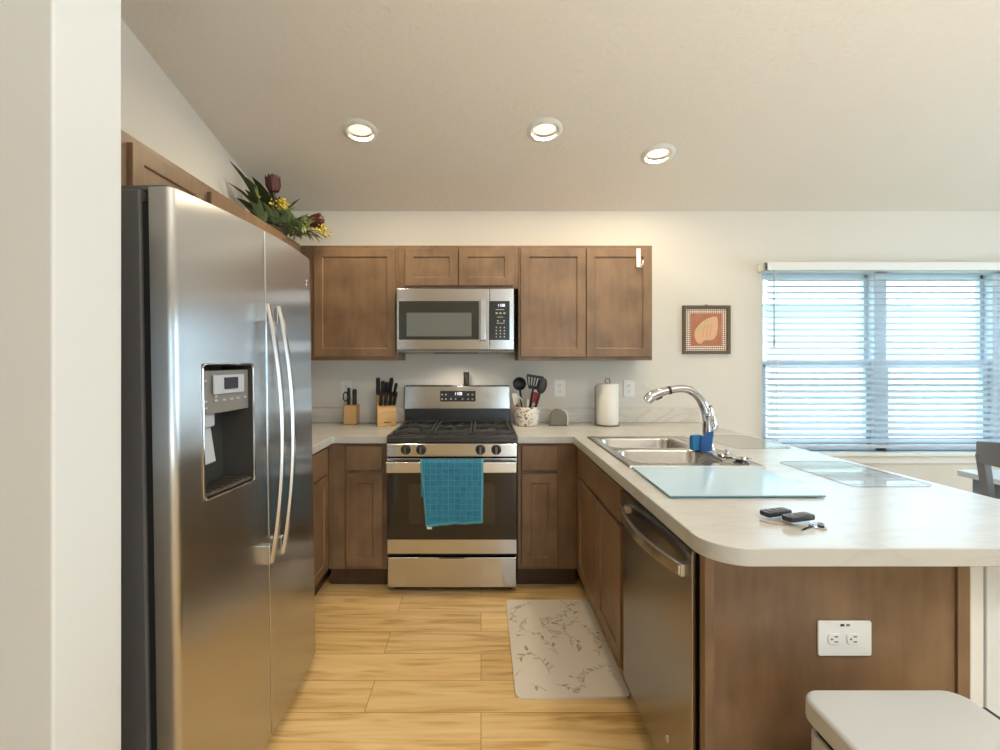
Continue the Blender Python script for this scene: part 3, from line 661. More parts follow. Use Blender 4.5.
# ---------------------------------------------------------------- microwave
t = thing('microwave_oven', 'stainless over-the-range microwave under the short cabinet', 'microwave', (-.167, 3.008, 0))
m = MB(); m.box(-.380, .380, .02, .388, 1.433, 1.822); m.build('case', M['black_matte'], t, bevel=.002)
m = MB(); m.box(-.380, .221, 0, .02, 1.433, 1.8285); md = m.build('door', M['steel'], t, bevel=.004)
m = MB(); m.box(-.364, .154, -.003, -.0005, 1.498, 1.748); m.build('door_glass', M['micro_glass'], md, bevel=.001)
m = MB(); m.prism(rrect(-.314, .106, 1.519, 1.672, .004, 3), -.0042, -.0032, 1); m.build('window_screen', M['micro_window'], md)
m = MB(); m.box(.160, .197, -.040, -.024, 1.492, 1.752); m.box(.165, .192, -.026, -.001, 1.50, 1.53); m.box(.165, .192, -.026, -.001, 1.715, 1.745); m.build('handle', M['steel_bar'], md, bevel=.005)
m = MB(); m.box(.2225, .380, .0005, .02, 1.433, 1.8285); mp_ = m.build('control_side', M['steel'], t, bevel=.004)
m = MB(); m.box(.2235, .352, -.003, 0, 1.496, 1.748); pk = m.build('keypad', M['panel_black'], t, bevel=.001)
m = MB(); m.box(.264, .318, -.004, -.0031, 1.706, 1.732); m.build('lcd', M['lcd'], pk)
m = MB(); seg_digits(m, .273, 1.711, .017, -.0046, '11:08'); m.build('digits', M['digit'], pk)
keys = [rrect(.266+c_*.026-.004, .266+c_*.026+.004, 1.512+r_*.020, 1.521+r_*.020, .002, 2) for r_ in range(4) for c_ in range(3)]
keys += [rrect(x-.005, x+.005, 1.614, 1.624, .002, 2) for x in (.276, .316)]+[rrect(x-.007, x+.007, 1.664, 1.674, .002, 2) for x in (.268, .292, .318)]
keys += [[(a, z), (b, z), (b, z+.004), (a, z+.004)] for z, a, b in ((1.690, .262, .316), (1.602, .268, .32), (1.642, .272, .31))]
for q in keys: m = MB(); m.prism(q, -.0038, -.0031, 1); m.build('button', M['mark'], pk)
m = MB(); m.box(-.375, .375, .012, .37, 1.414, 1.4328); m.build('underside_tray', M['grey_plastic'], t, bevel=.004)
m = MB(); m.box(-.14, .15, .0115, .12, 1.410, 1.4145); m.build('vent_slot', M['black_matte'], t)

lamp('backsplash_fill', 'SPOT', (-.167, 3.20, 1.405), 2.8, (1, .90, .76), (math.radians(-8), 0, 0), spot_size=math.radians(160), spot_blend=.6, shadow_soft_size=.02)  # spot added under the microwave to brighten the wall below the cabinets

# ---------------------------------------------------------------- refrigerator
t = thing('refrigerator', 'stainless side-by-side refrigerator with ice dispenser', 'refrigerator', (0, 0, 0))
Y0, Y1, YS = 1.218, 2.118, 1.634
SAG = .040; XM = -.764
def fx(y): u = (y-Y0)/(Y1-Y0); return -.808+.036*u+.142*u*(1-u)
m = MB(); m.box(-1.49, -.892, Y0+.004, Y1-.004, .03, 1.816); m.build('cabinet_body', M['fridge_side'], t, bevel=.006)
m = MB(); m.box(-.893, -.867, Y0+.014, Y1-.014, .05, 1.785); m.build('door_gasket', M['gasket'], t)
m = MB(); m.box(-1.40, -.90, Y0+.03, Y1-.03, 0, .031); m.build('kick_base', M['gasket'], t)
def fdoor(name, ya, yb, hole=None):
    m = MB(); zb, zt = .045, 1.818
    r = .022
    n = 10; pts = []
    # profile from back-near to front to back-far (x,y)
    pts.append((-.866, ya))
    near_r = r if ya == Y0 else .006; far_r = r if yb == Y1 else .006
    for i in range(7): a = PI/2*i/6; pts.append((fx(ya+near_r)-near_r+near_r*math.sin(a), ya+near_r-near_r*math.cos(a)))
    ys = [ya+near_r+(yb-far_r-ya-near_r)*k/16 for k in range(1, 16)]
    if hole:
        ys = [y for y in ys if abs(y-hole[0]) > .012 and abs(y-hole[1]) > .012]+[hole[0], hole[1]]; ys.sort()
    pts += [(fx(y), y) for y in ys]
    for i in range(7): a = PI/2*i/6; pts.append((fx(yb-far_r)-far_r+far_r*math.cos(a), yb-far_r+far_r*math.sin(a)))
    pts.append((-.866, yb))
    zz = [zb, zt] if not hole else [zb, hole[2], hole[3], zt]
    G = [[m.v((x, y, z)) for x, y in pts] for z in zz]
    for k in range(len(zz)-1):
        for i in range(len(pts)-1):
            if hole and k == 1 and pts[i][1] >= hole[0]-1e-6 and pts[i+1][1] <= hole[1]+1e-6: continue
            m.f([G[k][i], G[k][i+1], G[k+1][i+1], G[k+1][i]])
    m.f(G[0][::-1]); m.f(G[-1])
    for k in range(len(zz)-1): m.f([G[k][-1], G[k][0], G[k+1][0], G[k+1][-1]])
    return m.build(name, M['steel_v'], t, sharp=50)
HY0, HY1, HZ0, HZ1 = 1.312, 1.548, .962, 1.352
fd = fdoor('freezer_door', Y0, YS-.003, (HY0, HY1, HZ0, HZ1)); rd = fdoor('refrigerator_door', YS+.003, Y1)
# dispenser
m = MB(); xb = -.862
def P(y, z, off=0): return (fx(y)+off, y, z)
f0 = [P(HY0, HZ0), P(HY1, HZ0), P(HY1, HZ1), P(HY0, HZ1)]; b0 = [(xb, HY0+.006, HZ0+.006), (xb, HY1-.006, HZ0+.006), (xb, HY1-.006, HZ1-.006), (xb, HY0+.006, HZ1-.006)]
A = [m.v(p) for p in f0]; B = [m.v(p) for p in b0]; m.bridge(A, B); m.f(B)
ds = m.build('dispenser_recess', M['recess'], t)
m = MB(); path = []
for y, z in [(u, w) for u, w in rrect(HY0+.002, HY1-.002, HZ0+.002, HZ1-.002, .014, 6)]: path.append((fx(y)+.001, y, z))
m.tube(path, .0035, 8, closed=True); m.build('dispenser_trim', M['chrome'], ds)
m = MB(); pts = [(fx(HY0)-.012, HY0+.007), (fx(1.43)-.006, 1.43), (fx(HY1)-.012, HY1-.007), (xb+.002, HY1-.007), (xb+.002, HY0+.007)]
m.prism(pts, 1.205, HZ1-.020, 2); m.build('dispenser_panel', M['grey_plastic'], ds, bevel=.003); dp = ds
m = MB(); pl = lambda y: fx(y)-.0085-abs(y-1.43)*.045
def quad(m, y0, y1, z0, z1, off):
    a = [(pl(y0)+off, y0, z0), (pl(y1)+off, y1, z0), (pl(y1)+off, y1, z1), (pl(y0)+off, y0, z1)]
    b = [(x-.004, y, z) for x, y, z in a]; A = [m.v(p) for p in a]; B = [m.v(p) for p in b]; m.bridge(A, B); m.f(A); m.f(B[::-1])
quad(m, 1.362, 1.500, 1.262, 1.318, .0105); m.build('display_bezel', M['grey_light'], dp)
m = MB(); quad(m, 1.405, 1.465, 1.275, 1.310, .0125); m.build('lcd', M['lcd'], dp)
m = MB()
for y0, y1, z0, z1 in [(y-.006, y+.006, 1.240, 1.246) for y in (1.335, 1.375, 1.408, 1.442, 1.475, 1.515)]+[(1.371, 1.379, 1.252, 1.258), (1.330, 1.340, 1.300, 1.306), (1.33, 1.342, 1.222, 1.226)]:
    m = MB(); quad(m, y0, y1, z0, z1, .006); m.build('button', M['mark'], dp)
m = MB(); m.box(-.845, -.805, 1.335, 1.40, 1.165, 1.206); m.prism([(-.845, 1.165), (-.815, 1.165), (-.800, 1.06), (-.812, 1.055), (-.84, 1.10)], 1.34, 1.395, 1); m.build('ice_paddle', M['grey_light'], ds, bevel=.004)
m = MB()
m.prism([(xb+.002, HY0+.008), (fx(HY0)-.006, HY0+.008), (fx(HY1)-.006, HY1-.008), (xb+.002, HY1-.008)], HZ0+.007, HZ0+.016, 2)
for k in range(9): y = HY0+.022+k*.024; m.box(xb+.006, fx(y)-.010, y-.004, y+.004, HZ0+.016, HZ0+.021)
m.build('drip_tray', M['shellgrey'], ds)
# handles: two bowed flat bars
def fhandle(yc, par, sgn):
    m = MB(); N = 24; zs0, zs1 = .668, 1.556
    R = []
    for i in range(N+1):
        u = -1+2*i/N; z = (zs0+zs1)/2+u*(zs1-zs0)/2; x = fx(yc)+.024+.045*(1-u*u); w = .013
        R.append([m.v((x, yc-w, z)), m.v((x+.012, yc-w*.7, z)), m.v((x+.012, yc+w*.7, z)), m.v((x, yc+w, z))])
    for i in range(N): m.bridge(R[i], R[i+1])
    m.f(R[0][::-1]); m.f(R[-1])
    for z in (zs0+.03, zs1-.03): m.box(fx(yc)-.003, fx(yc)+.030, yc-.014, yc+.014, z-.032, z+.032)
    m.build('handle', M['steel_bar'], par, bevel=.003)
fhandle(YS-.040, fd, -1); fhandle(YS+.040, rd, 1)
m = MB(); m.box(-.99, -.83, Y0+.02, Y0+.11, 1.8165, 1.832); m.cyl((-.845, Y0+.05, 1.8185), (-.845, Y0+.05, 1.83), .018); m.build('hinge_cover', M['fridge_side'], t, bevel=.005)
m = MB(); m.box(-.99, -.83, Y1-.11, Y1-.02, 1.8165, 1.832); m.build('hinge_cover', M['fridge_side'], t, bevel=.005)
m = MB(); m.lathe([(0, .003), (.009, .002), (.011, 0)], n=18); m.bm.transform(Matrix.Translation((fx(2.055)+.0005, 2.055, 1.702)) @ Matrix.Rotation(PI/2, 4, 'Y') @ Matrix.Scale(1.6, 4, (1, 0, 0))); m.build('badge', M['chrome'], rd)
t.location = (-.781, 0, .90); t.rotation_euler = (0, math.radians(-.9), 0)   # it leans back a little on its front feet
for ch in t.children: ch.location = (.790, 0, -.90)

# ---------------------------------------------------------------- wall plates
def outlet(label, loc, w=.080, h=.124, rotz=0, horizontal=False, name='wall_outlet'):
    t = thing(name, label, 'outlet', loc, rotz, 'white electrical outlets')
    m = MB(); m.prism(rrect(-w/2, w/2, -h/2, h/2, .005, 3), -.006, 0, 1); m.build('cover_plate', M['white'], t, bevel=.002)
    for s_ in (-1, 1):
        cx, cz_ = (s_*.0245-.004, 0) if horizontal else (0, s_*.0205)
        m = MB(); m.X = Matrix.Translation((cx, 0, cz_)); m.prism(rrect(-.0165, .0165, -.0145, .0145, .009, 5), -.0085, -.0055, 1)
        r_ = m.build('receptacle', M['white'], t, bevel=.0008)
        m = MB(); m.X = Matrix.Translation((cx, 0, cz_)) @ (Matrix.Rotation(PI/2, 4, 'Y') if horizontal else Matrix.Identity(4))
        for x in (-.0065, .0065): m.box(x-.0013, x+.0013, -.0090, -.0084, -.001, .008)
        m.cyl((0, -.0090, -.0075), (0, -.0084, -.0075), .0026, n=10); m.build('slots', M['slot'], r_)
    return t
outlet('white outlet on the back wall beside the utensil crock', (.575, D-.0005, 1.160)); outlet('white outlet on the back wall beside the paper towels', (1.080, D-.0005, 1.160)); outlet('white outlet on wall behind the small knife block', (-.985, D-.0005, 1.155))
po = outlet('wide white outlet plate on the peninsula end panel', (.940, 1.2065, .643), .138, .090, 0, True)
m = MB(); m.box(-.012, -.003, -.0075, -.0055, .033, .038); m.mi = 1; m.box(.003, .012, -.0075, -.0055, .033, .038); m.build('test_buttons', [M['slot'], M['grey_plastic']], po)

# ---------------------------------------------------------------- framed shell picture
t = thing('framed_picture', 'small square framed shell print hanging beside the window', 'picture', (1.642, D-.0005, 1.588))
m = MB(); o2 = [(-.173, -.176), (.173, -.176), (.173, .176), (-.173, .176)]; i2 = [(-.150, -.153), (.150, -.153), (.150, .153), (-.150, .153)]
A, B, C, E = ([m.v((x, y, z)) for x, z in pts] for pts, y in ((o2, -.022), (i2, -.020), (i2, -.004), (o2, 0)))
m.bridge(A, B); m.bridge(B, C); m.bridge(E, A); m.f(E[::-1]); m.build('frame', M['frame'], t, bevel=.002)
m = MB(); m.box(-.150, .150, -.008, -.004, -.153, .153); m.build('checked_border', M['check'], t)
m = MB(); m.box(-.113, .113, -.010, -.008, -.118, .118); m.mi = 1
sh = [(.078, .095), (.05, .094), (.015, .085), (-.025, .062), (-.060, .03), (-.083, -.005), (-.088, -.04), (-.08, -.075), (-.062, -.098), (-.045, -.104), (-.03, -.094), (-.018, -.080), (.0, -.076), (.03, -.078), (.058, -.066), (.076, -.035), (.083, .01), (.084, .06)]
m.prism(sh, -.0115, -.010, 1); m.mi = 2
for k in range(3):
    x = -.030+k*.026
    m.prism([(x, -.055+k*.006), (x+.004, -.055+k*.006), (x+.018, .03+k*.008), (x+.014, .03+k*.008)], -.0121, -.0115, 1)
m.build('shell_print', [M['art_bg'], M['shell'], M['shell_line']], t)
m = MB(); m.tube([(-.02, -.008, .172), (0, -.008, .184), (.02, -.008, .172)], .0025, 6); m.build('hanger', M['shellgrey'], t)
# hook over the cabinet door
t = thing('over_door_hook', 'white plastic hook hanging over the cabinet door top', 'hook', (1.040, UY-.0195, 2.0735))
t.scale = (.85, 1, .9)
m = MB(); m.box(-.016, .016, -.004, -.0005, -.10, .030); m.box(-.016, .016, -.004, .0185, .0295, .033); m.tube([(.006, -.003, -.09), (.010, -.014, -.096), (.022, -.022, -.088), (.026, -.024, -.07), (.026, -.022, -.058)], .0065, 8); m.box(-.016, .024, -.012, -.0005, -.107, -.088); m.build('hook_strip', M['white'], t, bevel=.002)

# ---------------------------------------------------------------- counter items at the back
ZT = ZC1+.0005
KR = math.radians(17)
def kp(x, y, z): return (-.642+x*math.cos(KR)-y*math.sin(KR), 3.175+x*math.sin(KR)+y*math.cos(KR), ZT+z)
def knife(label, loc, rx, ry, L, w=.011, th=.008, group='black handled knives', bl=.09, rz=0):
    t = thing('kitchen_knife', label, 'knife', loc, 0, group); t.rotation_euler = (rx, ry, rz)
    m = MB(); m.tube([(0, 0, 0), (0, 0, L*.15), (0, 0, L*.5), (0, 0, L*.85), (0, 0, L)], [w*.8, w*.95, w*.85, w, w*.75], 10); m.build('handle', M['black_matte'], t, bevel=0)
    m = MB(); m.prism([(-.010, 0), (.010, 0), (.008, -bl*.8), (-.002, -bl)], -.001, .001, 1); m.build('blade', M['chrome'], t)
    return t
kb = thing('knife_block', 'large pale wood knife block close to the range', 'knife block', (-.642, 3.175, ZT), KR)
m = MB(); m.prism([(0, 0), (.135, 0), (.135, .205), (.095, .205), (.0, .105)], -.064, .064, 0); m.build('block', M['block'], kb, bevel=.003)
m = MB(); m.box(-.022, .026, -.0012, -.0002, .022, .030); m.build('stamped_mark', plain('brown_stamp', lin(110, 84, 50), .8), kb)
names = ['tallest outer', 'second', 'third', 'slanted outer']
for i, (x, y, z, L, lab) in enumerate([(-.050, .105, .216, .122, 'tall black knife at the outer edge of the larger block, nearest the small block'), (-.019, .105, .216, .098, 'tall black knife second from the small block in the larger block'), (.007, .105, .216, .088, 'thin black knife third from the small block in the larger block'), (.029, .105, .216, .120, 'tall black knife in the larger block, second from the range')]):
    knife(lab, kp(x, y+.01, z-.006), .25, .07*(i-1.5)*.6+.04, L, .0165, rz=KR)
knife('black knife leaning toward the range, outermost in the larger block', kp(.056, .088, .200), .30, .16, .095, .0125, rz=KR)
for i, (x, lab) in enumerate([(-.040, 'short black steak knife in the front row, farthest from the range'), (-.008, 'short black steak knife in the middle of the front row'), (.022, 'short black steak knife in front row, second from the range'), (.050, 'short black steak knife in the front row, nearest the range')]):
    knife(lab, kp(x, .035, .142), .42, .02+.05*i*.6, .10, .0145, bl=.05, rz=KR)
sb = thing('knife_block', 'small pale wood knife block in the corner', 'knife block', (-.914, 3.24, ZT))
m = MB(); m.box(-.046, .044, 0, .10, 0, .138); m.build('block', M['block'], sb, bevel=.008, seg=4)
knife('black knife in the small block, on the range side', (-.914+.022, 3.28, ZT+.132), .05, .02, .115, .016)
t = thing('kitchen_scissors', 'black handled scissors standing in the small knife block', 'scissors', (-.914-.022, 3.275, ZT+.132))
m = MB(); m.tube([(.004, 0, 0), (.006, 0, .05), (.004, 0, .125)], [.011, .012, .011], 8); m.build('handle', M['black_matte'], t)
m = MB(); m.tube([(-.018+.016*math.cos(a), 0, .062+.032*math.sin(a)) for a in [2*PI*i/20 for i in range(20)]], .0045, 8, closed=True); m.build('finger_loop', M['black_matte'], t)
m = MB(); m.prism([(-.006, 0), (.008, 0), (.003, -.09)], -.0015, .0015, 1); m.build('blade', M['chrome'], t)
# pepper grinder on the backguard
t = thing('pepper_grinder', 'small dark spice bottle standing on top of the range back', 'bottle', (-.106, 3.359, 1.1845))
m = MB(); m.lathe([(0, 0), (.019, 0), (.020, .004), (.020, .060), (.017, .066)], n=20); m.build('glass', M['oil'], t, sharp=50)
m = MB(); m.lathe([(.0175, .064), (.021, .066), (.021, .092), (.018, .096), (0, .096)], n=20); m.build('cap', M['black_matte'], t, sharp=50)
# utensil crock
cx, cy = .318, 3.215
t = thing('utensil_crock', 'floral patterned crock full of cooking utensils beside the range', 'crock', (cx, cy, ZT))
m = MB(); m.lathe([(0, 0), (.070, 0), (.078, .008), (.084, .06), (.085, .128), (.081, .130), (.079, .126), (.077, .05), (.068, .012), (0, .012)], n=40, sx=1.0, sy=.8); m.build('pot', M['crock'], t, sharp=60)
def utensil(name, label, cat, dx, dy, tx, ty, fn, sc=1.0):
    t = thing(name, label, cat, (cx+dx, cy+dy, ZT+.016), 0, 'cooking utensils in the crock'); t.rotation_euler = (ty, tx, 0); t.scale = (sc, sc, sc); fn(t); return t
def ladle(t):
    m = MB(); m.tube([(0, 0, 0), (0, 0, .12), (0, 0, .20)], [.006, .007, .006], 8); m.build('handle', M['black_matte'], t)
    m = MB(); m.X = Matrix.Translation((0, -.004, .228)) @ Matrix.Rotation(PI/2-.2, 4, 'X'); m.lathe([(0, -.02), (.020, -.017), (.034, -.006), (.039, .008), (.037, .008), (.031, -.003), (.018, -.013), (0, -.016)], n=24); m.build('bowl', M['black_matte'], t, sharp=60)
def turner(t):
    m = MB(); m.tube([(0, 0, 0), (0, 0, .15), (0, 0, .19)], [.006, .007, .005], 8); m.build('handle', M['black_matte'], t)
    m = MB(); w0, w1, z0, z1 = .026, .046, .185, .262
    m.box(-w1, w1, -.002, .002, z1-.014, z1); m.prism([(-w0, z0), (w0, z0), (w0+.004, z0+.018), (-w0-.004, z0+.018)], -.002, .002, 1)
    for k in range(6): u = -1+2*k/5; m.prism([(u*.030-.0035, z0+.017), (u*.030+.0035, z0+.017), (u*.042+.004, z1-.013), (u*.042-.004, z1-.013)], -.002, .002, 1)
    m.build('slotted_head', M['black_matte'], t)
def spoon(t):
    m = MB(); m.tube([(0, 0, 0), (0, 0, .13), (0, 0, .18)], [.006, .007, .006], 8); m.build('handle', M['black_matte'], t)
    m = MB(); m.X = Matrix.Translation((0, 0, .215)) @ Matrix.Scale(.22, 4, (0, 1, 0)) @ Matrix.Scale(1.7, 4, (0, 0, 1)); m.lathe([(.0, -.026)]+[(.027*math.cos(a), .027*math.sin(a)) for a in (-1.2, -.8, -.4, 0, .4, .8, 1.2)]+[(0, .027)], n=20); m.build('bowl', M['fob'], t)
def spat(colm, hm):
    def f(t):
        m = MB(); m.tube([(0, 0, 0), (0, 0, .10), (0, 0, .13)], .006, 8); m.build('handle', hm, t)
        m = MB(); m.prism(rrect(-.018, .020, .122, .196, .012, 4), -.004, .004, 1); m.build('blade', colm, t, bevel=.002)
    return f
def tongs(t):
    m = MB()
    for s_ in (-1, 1): m.tube([(0, 0, .19), (s_*.010, 0, .16), (s_*.012, 0, 0)], .0055, 8)
    m.build('arms', M['chrome'], t)
utensil('ladle', 'black round ladle in the crock', 'ladle', -.020, .02, -.12, .05, ladle, 1.2)
utensil('slotted_turner', 'black slotted turner standing tallest in the crock', 'turner', .006, .02, .16, .02, turner, 1.28)
utensil('serving_spoon', 'dark oval serving spoon leaning out at the far side of the crock', 'spoon', .025, -.005, .29, .05, spoon, 1.25)
utensil('spatula', 'red and cream spatula leaning toward the range', 'spatula', -.036, -.01, -.27, .08, spat(M['cream'], M['red']), 1.1)
utensil('spatula', 'small red spatula between turner and spoon', 'spatula', .028, .03, .16, -.02, spat(M['red'], M['cream']), 1.1)
utensil('cream_spoon', 'cream wooden handle standing upright in the crock middle', 'spoon', -.002, -.03, .02, .0, lambda t: (lambda m: (m.tube([(0, 0, 0), (0, 0, .17)], .007, 8), m.build('handle', M['cream'], t)))(MB()))
utensil('kitchen_tongs', 'steel tongs leaning inside the crock below the ladle', 'tongs', -.010, -.03, -.24, .02, tongs)
# napkin holder
t = thing('napkin_holder', 'small arched metal napkin holder on the back counter', 'napkin holder', (.535, 3.20, ZT))
arch = [(-.058, 0)]+[(-.058*math.cos(a), .058+.056*math.sin(a)) for a in [PI*i/16 for i in range(17)]]+[(.058, 0)]
m = MB(); m.prism(arch, 0, .003, 1); m.build('arch_plate', M['shellgrey'], t, bevel=.001)
m = MB(); m.prism([(x*.97+.004, z*.98) for x, z in arch], .055, .058, 1); m.build('arch_plate', M['shellgrey'], t, bevel=.001)
m = MB(); m.box(-.058, .06, 0, .058, .0, .004); m.build('tray', M['shellgrey'], t)
m = MB(); m.prism([(x*.92+.014, z*.95+.0045) for x, z in arch], .006, .052, 1); m.build('napkins', M['paper'], t)
# paper towel
t = thing('paper_towel_holder', 'paper towel holder with looped metal top', 'paper towel holder', (.875, 3.215, ZT))
m = MB(); m.lathe([(0, 0), (.080, 0), (.080, .006), (.074, .010), (0, .010)], n=32); m.build('base', M['shellgrey'], t)
m = MB(); m.cyl((0, 0, .01), (0, 0, .296), .006, n=12); m.build('rod', M['shellgrey'], t)
m = MB(); m.tube([(-.015, 0, .288), (-.015, 0, .318), (-.010, 0, .324), (.010, 0, .324), (.015, 0, .318), (.015, 0, .288)], .0035, 8); m.build('finial', M['shellgrey'], t)
m = MB(); m.cyl((-.086, .0, .004), (-.086, 0, .26), .0035, n=8); m.tube([(-.086, 0, .26), (-.084, 0, .27), (-.078, 0, .272)], .0035, 8); m.box(-.09, -.07, -.006, .006, .0, .006); m.build('side_arm', M['shellgrey'], t)
t = thing('paper_towel_roll', 'full white paper towel roll on the metal holder', 'paper towel roll', (.875, 3.215, ZT+.0105))
m = MB(); m.lathe([(.020, 0), (.071, 0), (.073, .003), (.073, .276), (.071, .279), (.020, .279), (.020, 0)], n=48); m.build('paper', M['paper'], t, sharp=50)

# ---------------------------------------------------------------- peninsula items
t = thing('cutting_board', 'pale blue frosted glass cutting board beside the sink', 'cutting board', (0, 0, 0))
def skew_poly(m, pts, z0, z1):
    m.prism(pts, z0, z1, 2)
m = MB(); skew_poly(m, [(.612, 1.506), (1.122, 1.512), (1.148, 1.926), (.624, 1.924)], ZC1+.0035, ZC1+.0095)
m.bm.normal_update()
for f in m.bm.faces: f.material_index = 0 if abs(f.normal.z) > .5 else 1
m.build('glass_slab', [M['board'], M['board_edge']], t, bevel=.001)
m = MB()
for x, y in ((.64, 1.53), (1.10, 1.54), (.65, 1.90), (1.115, 1.90)): m.cyl((x, y, ZC1), (x, y, ZC1+.0036), .008, n=12)
m.build('rubber_feet', M['white'], t)
def placemat(label, x0, x1, y0, y1, rot=0):
    t = thing('placemat', label, 'placemat', ((x0+x1)/2, (y0+y1)/2, ZC1+.0006), rot, 'clear placemats'); w, h = (x1-x0)/2, (y1-y0)/2
    m = MB(); m.prism(rrect(-w, w, -h, h, .035, 6), 0, .0015, 2); m.build('sheet', M['clear'], t)
    m = MB(); m.tube([(x, y, .0012) for x, y in rrect(-w, w, -h, h, .035, 6)], .001, 6, closed=True); m.build('rim', M['mat_edge'], t)
placemat('clear placemat on the counter beside the blue cutting board', 1.312, 1.612, 1.645, 2.06, .035); placemat('clear placemat on the counter nearer the window wall', 1.29, 1.585, 2.36, 2.775, .035)
def fob(label, loc, rot, group='black car key fobs'):
    t = thing('key_fob', label, 'key fob', loc, rot, group)
    m = MB(); m.prism(rrect(-.045, .045, -.018, .018, .010, 5), 0, .014, 2); m.build('case', M['fob'], t, bevel=.004, seg=3)
    for x in (-.022, .002, .024):
        m = MB(); m.prism(rrect(x-.008, x+.008, -.011, .011, .003, 3), .0135, .0152, 2); m.build('button', M['fob_btn'], t)
    return t
fob('black key fob on the peninsula counter, nearer the cutting board', (.838, 1.322, ZC1+.009), .30)
fob('black key fob on the peninsula counter, nearer the counter edge', (.868, 1.272, ZC1+.012), .30)
t = thing('key_ring', 'steel key ring with keys beside the two black fobs', 'key ring', (.915, 1.262, ZT))
m = MB(); m.tube([(.017*math.cos(a), .017*math.sin(a), .003) for a in [2*PI*i/24 for i in range(24)]], .0018, 6, closed=True); m.build('ring', M['chrome'], t)
m = MB(); m.X = Matrix.Rotation(-2.6, 4, 'Z'); m.prism([(.014, -.010), (.034, -.010), (.038, -.004), (.085, -.004), (.089, 0), (.085, .004), (.038, .004), (.034, .010), (.014, .010)], 0, .003, 2); m.build('key', M['chrome'], t)
m = MB(); m.X = Matrix.Rotation(-1.9, 4, 'Z'); m.prism(rrect(.010, .030, -.006, .006, .004, 3), 0, .008, 2); m.build('tag', M['fob'], t)
t = thing('tan_strip', 'flat tan strip lying under the key fobs', 'key strap', (.84, 1.265, ZT))
m = MB(); m.prism([(-.065, .030), (-.045, .006), (.0, -.016), (.05, -.030), (.072, -.040), (.074, -.030), (.05, -.016), (.0, .002), (-.03, .02), (-.052, .045)], 0, .0025, 2); m.build('strip', M['tan'], t)  # flat tan shape on the counter below the fobs

# ---------------------------------------------------------------- trash can
t = thing('trash_can', 'white lidded trash can beside the peninsula end panel', 'trash can', (.960, .955, 0))
m = MB(); m.prism(rrect(-.203, .158, -.22, .135, .035, 6), 0.012, .510, 2); m.build('bin', M['can'], t, bevel=.006)
m = MB(); m.prism(rrect(-.194, .154, -.214, .129, .032, 6), .510, .535, 2); m.build('liner_rim', M['black_matte'], t)
m = MB(); m.prism(rrect(-.216, .163, -.235, .142, .045, 8), 5.35e-1, .588, 2); m.build('lid', M['can'], t, bevel=.010, seg=4)
m = MB(); m.box(.190, .224, -.2, .136, .53, .549); m.box(.150, .192, -.2, .13, .532, .540); m.build('side_clip', M['black_matte'], t, bevel=.003)
m = MB(); m.prism(rrect(-.165, .15, -.215, .13, .03, 5), 0, .012, 2); m.build('base', M['black_matte'], t)
m = MB(); m.box(-.06, .07, -.26, -.21, .015, .035); m.build('pedal', M['black_matte'], t, bevel=.004)

# ---------------------------------------------------------------- floor mat
random.seed(11)
t = thing('floor_mat', 'cream leaf-print cushioned mat in front of the sink', 'mat', (.368, 2.247, 0))
m = MB(); m.prism(rrect(-.228, .235, -.379, .379, .022, 5), .0005, .012, 2)
def leafshape(m, x, y, a, L, w, z=.0126):
    c, s_ = math.cos(a), math.sin(a); pts = [(0, 0), (L*.3, w), (L*.65, w*.8), (L, 0), (L*.65, -w*.8), (L*.3, -w)]
    q = [(x+c*u-s_*v, y+s_*u+c*v) for u, v in pts]
    if all(-.224 < u < .23 and -.372 < v < .372 for u, v in q): m.poly([(u, v, z) for u, v in q])
k = 0
for gy in range(7):
    for gx in range(4):
        x0 = -.16+gx*.11+random.uniform(-.04, .04); y0 = -.31+gy*.105+random.uniform(-.04, .04); a = random.uniform(0, 2*PI)
        px, py = x0, y0
        for i in range(random.choice((3, 5, 7))):
            qx, qy = px+.026*math.cos(a), py+.026*math.sin(a); a += random.uniform(-.35, .35); k += 1
            m.mi = 1 if random.random() < .6 else 2
            if max(abs(qx), abs(px)) < .22 and max(abs(qy), abs(py)) < .36:
                nx_, ny_ = -math.sin(a)*.0016, math.cos(a)*.0016; m.poly([(px-nx_, py-ny_, .0124), (qx-nx_, qy-ny_, .0124), (qx+nx_, qy+ny_, .0124), (px+nx_, py+ny_, .0124)])
            m.mi = random.choice((1, 2, 2)); leafshape(m, qx, qy, a+random.choice((-1, 1))*random.uniform(.5, 1.1), random.uniform(.02, .045), random.uniform(.004, .009), .0126+.00002*k)
            px, py = qx, qy
m.build('pad', [M['mat'], M['print_dark'], M['print_light']], t, sharp=30)

# ---------------------------------------------------------------- flower arrangement on the cabinets
t = thing('flower_arrangement', 'artificial arrangement with maroon proteas on top of the corner cabinets', 'plant', (-1.30, 2.86, 2.1345))
random.seed(5)
m = MB(); m.lathe([(0, 0), (.085, 0), (.095, .012), (.095, .034), (.088, .036), (.08, .02), (0, .02)], n=24, sx=.95, sy=1.5); m.build('basket', M['basket'], t, sharp=60)
def leaf3d(m, base, tip, w, droop=.0):
    b, e = Vector(base), Vector(tip); d = e-b; side = d.cross(Vector((0, 0, 1))); side = side.normalized() if side.length > 1e-5 else Vector((1, 0, 0))
    up = side.cross(d).normalized(); n = 6; L, R, C = [], [], []
    for i in range(n+1):
        u = i/n; wd = w*math.sin(PI*min(1, u*.93+.06))**.8; p = b+d*u+up*(.10*d.length*math.sin(PI*u))+Vector((0, 0, -droop*u*u))
        C.append(m.v(p)); L.append(m.v(p+side*wd+up*wd*.35)); R.append(m.v(p-side*wd+up*wd*.35))
    for i in range(n): m.f([L[i], C[i], C[i+1], L[i+1]]); m.f([C[i], R[i], R[i+1], C[i+1]])
O = Vector((0, 0, .05))
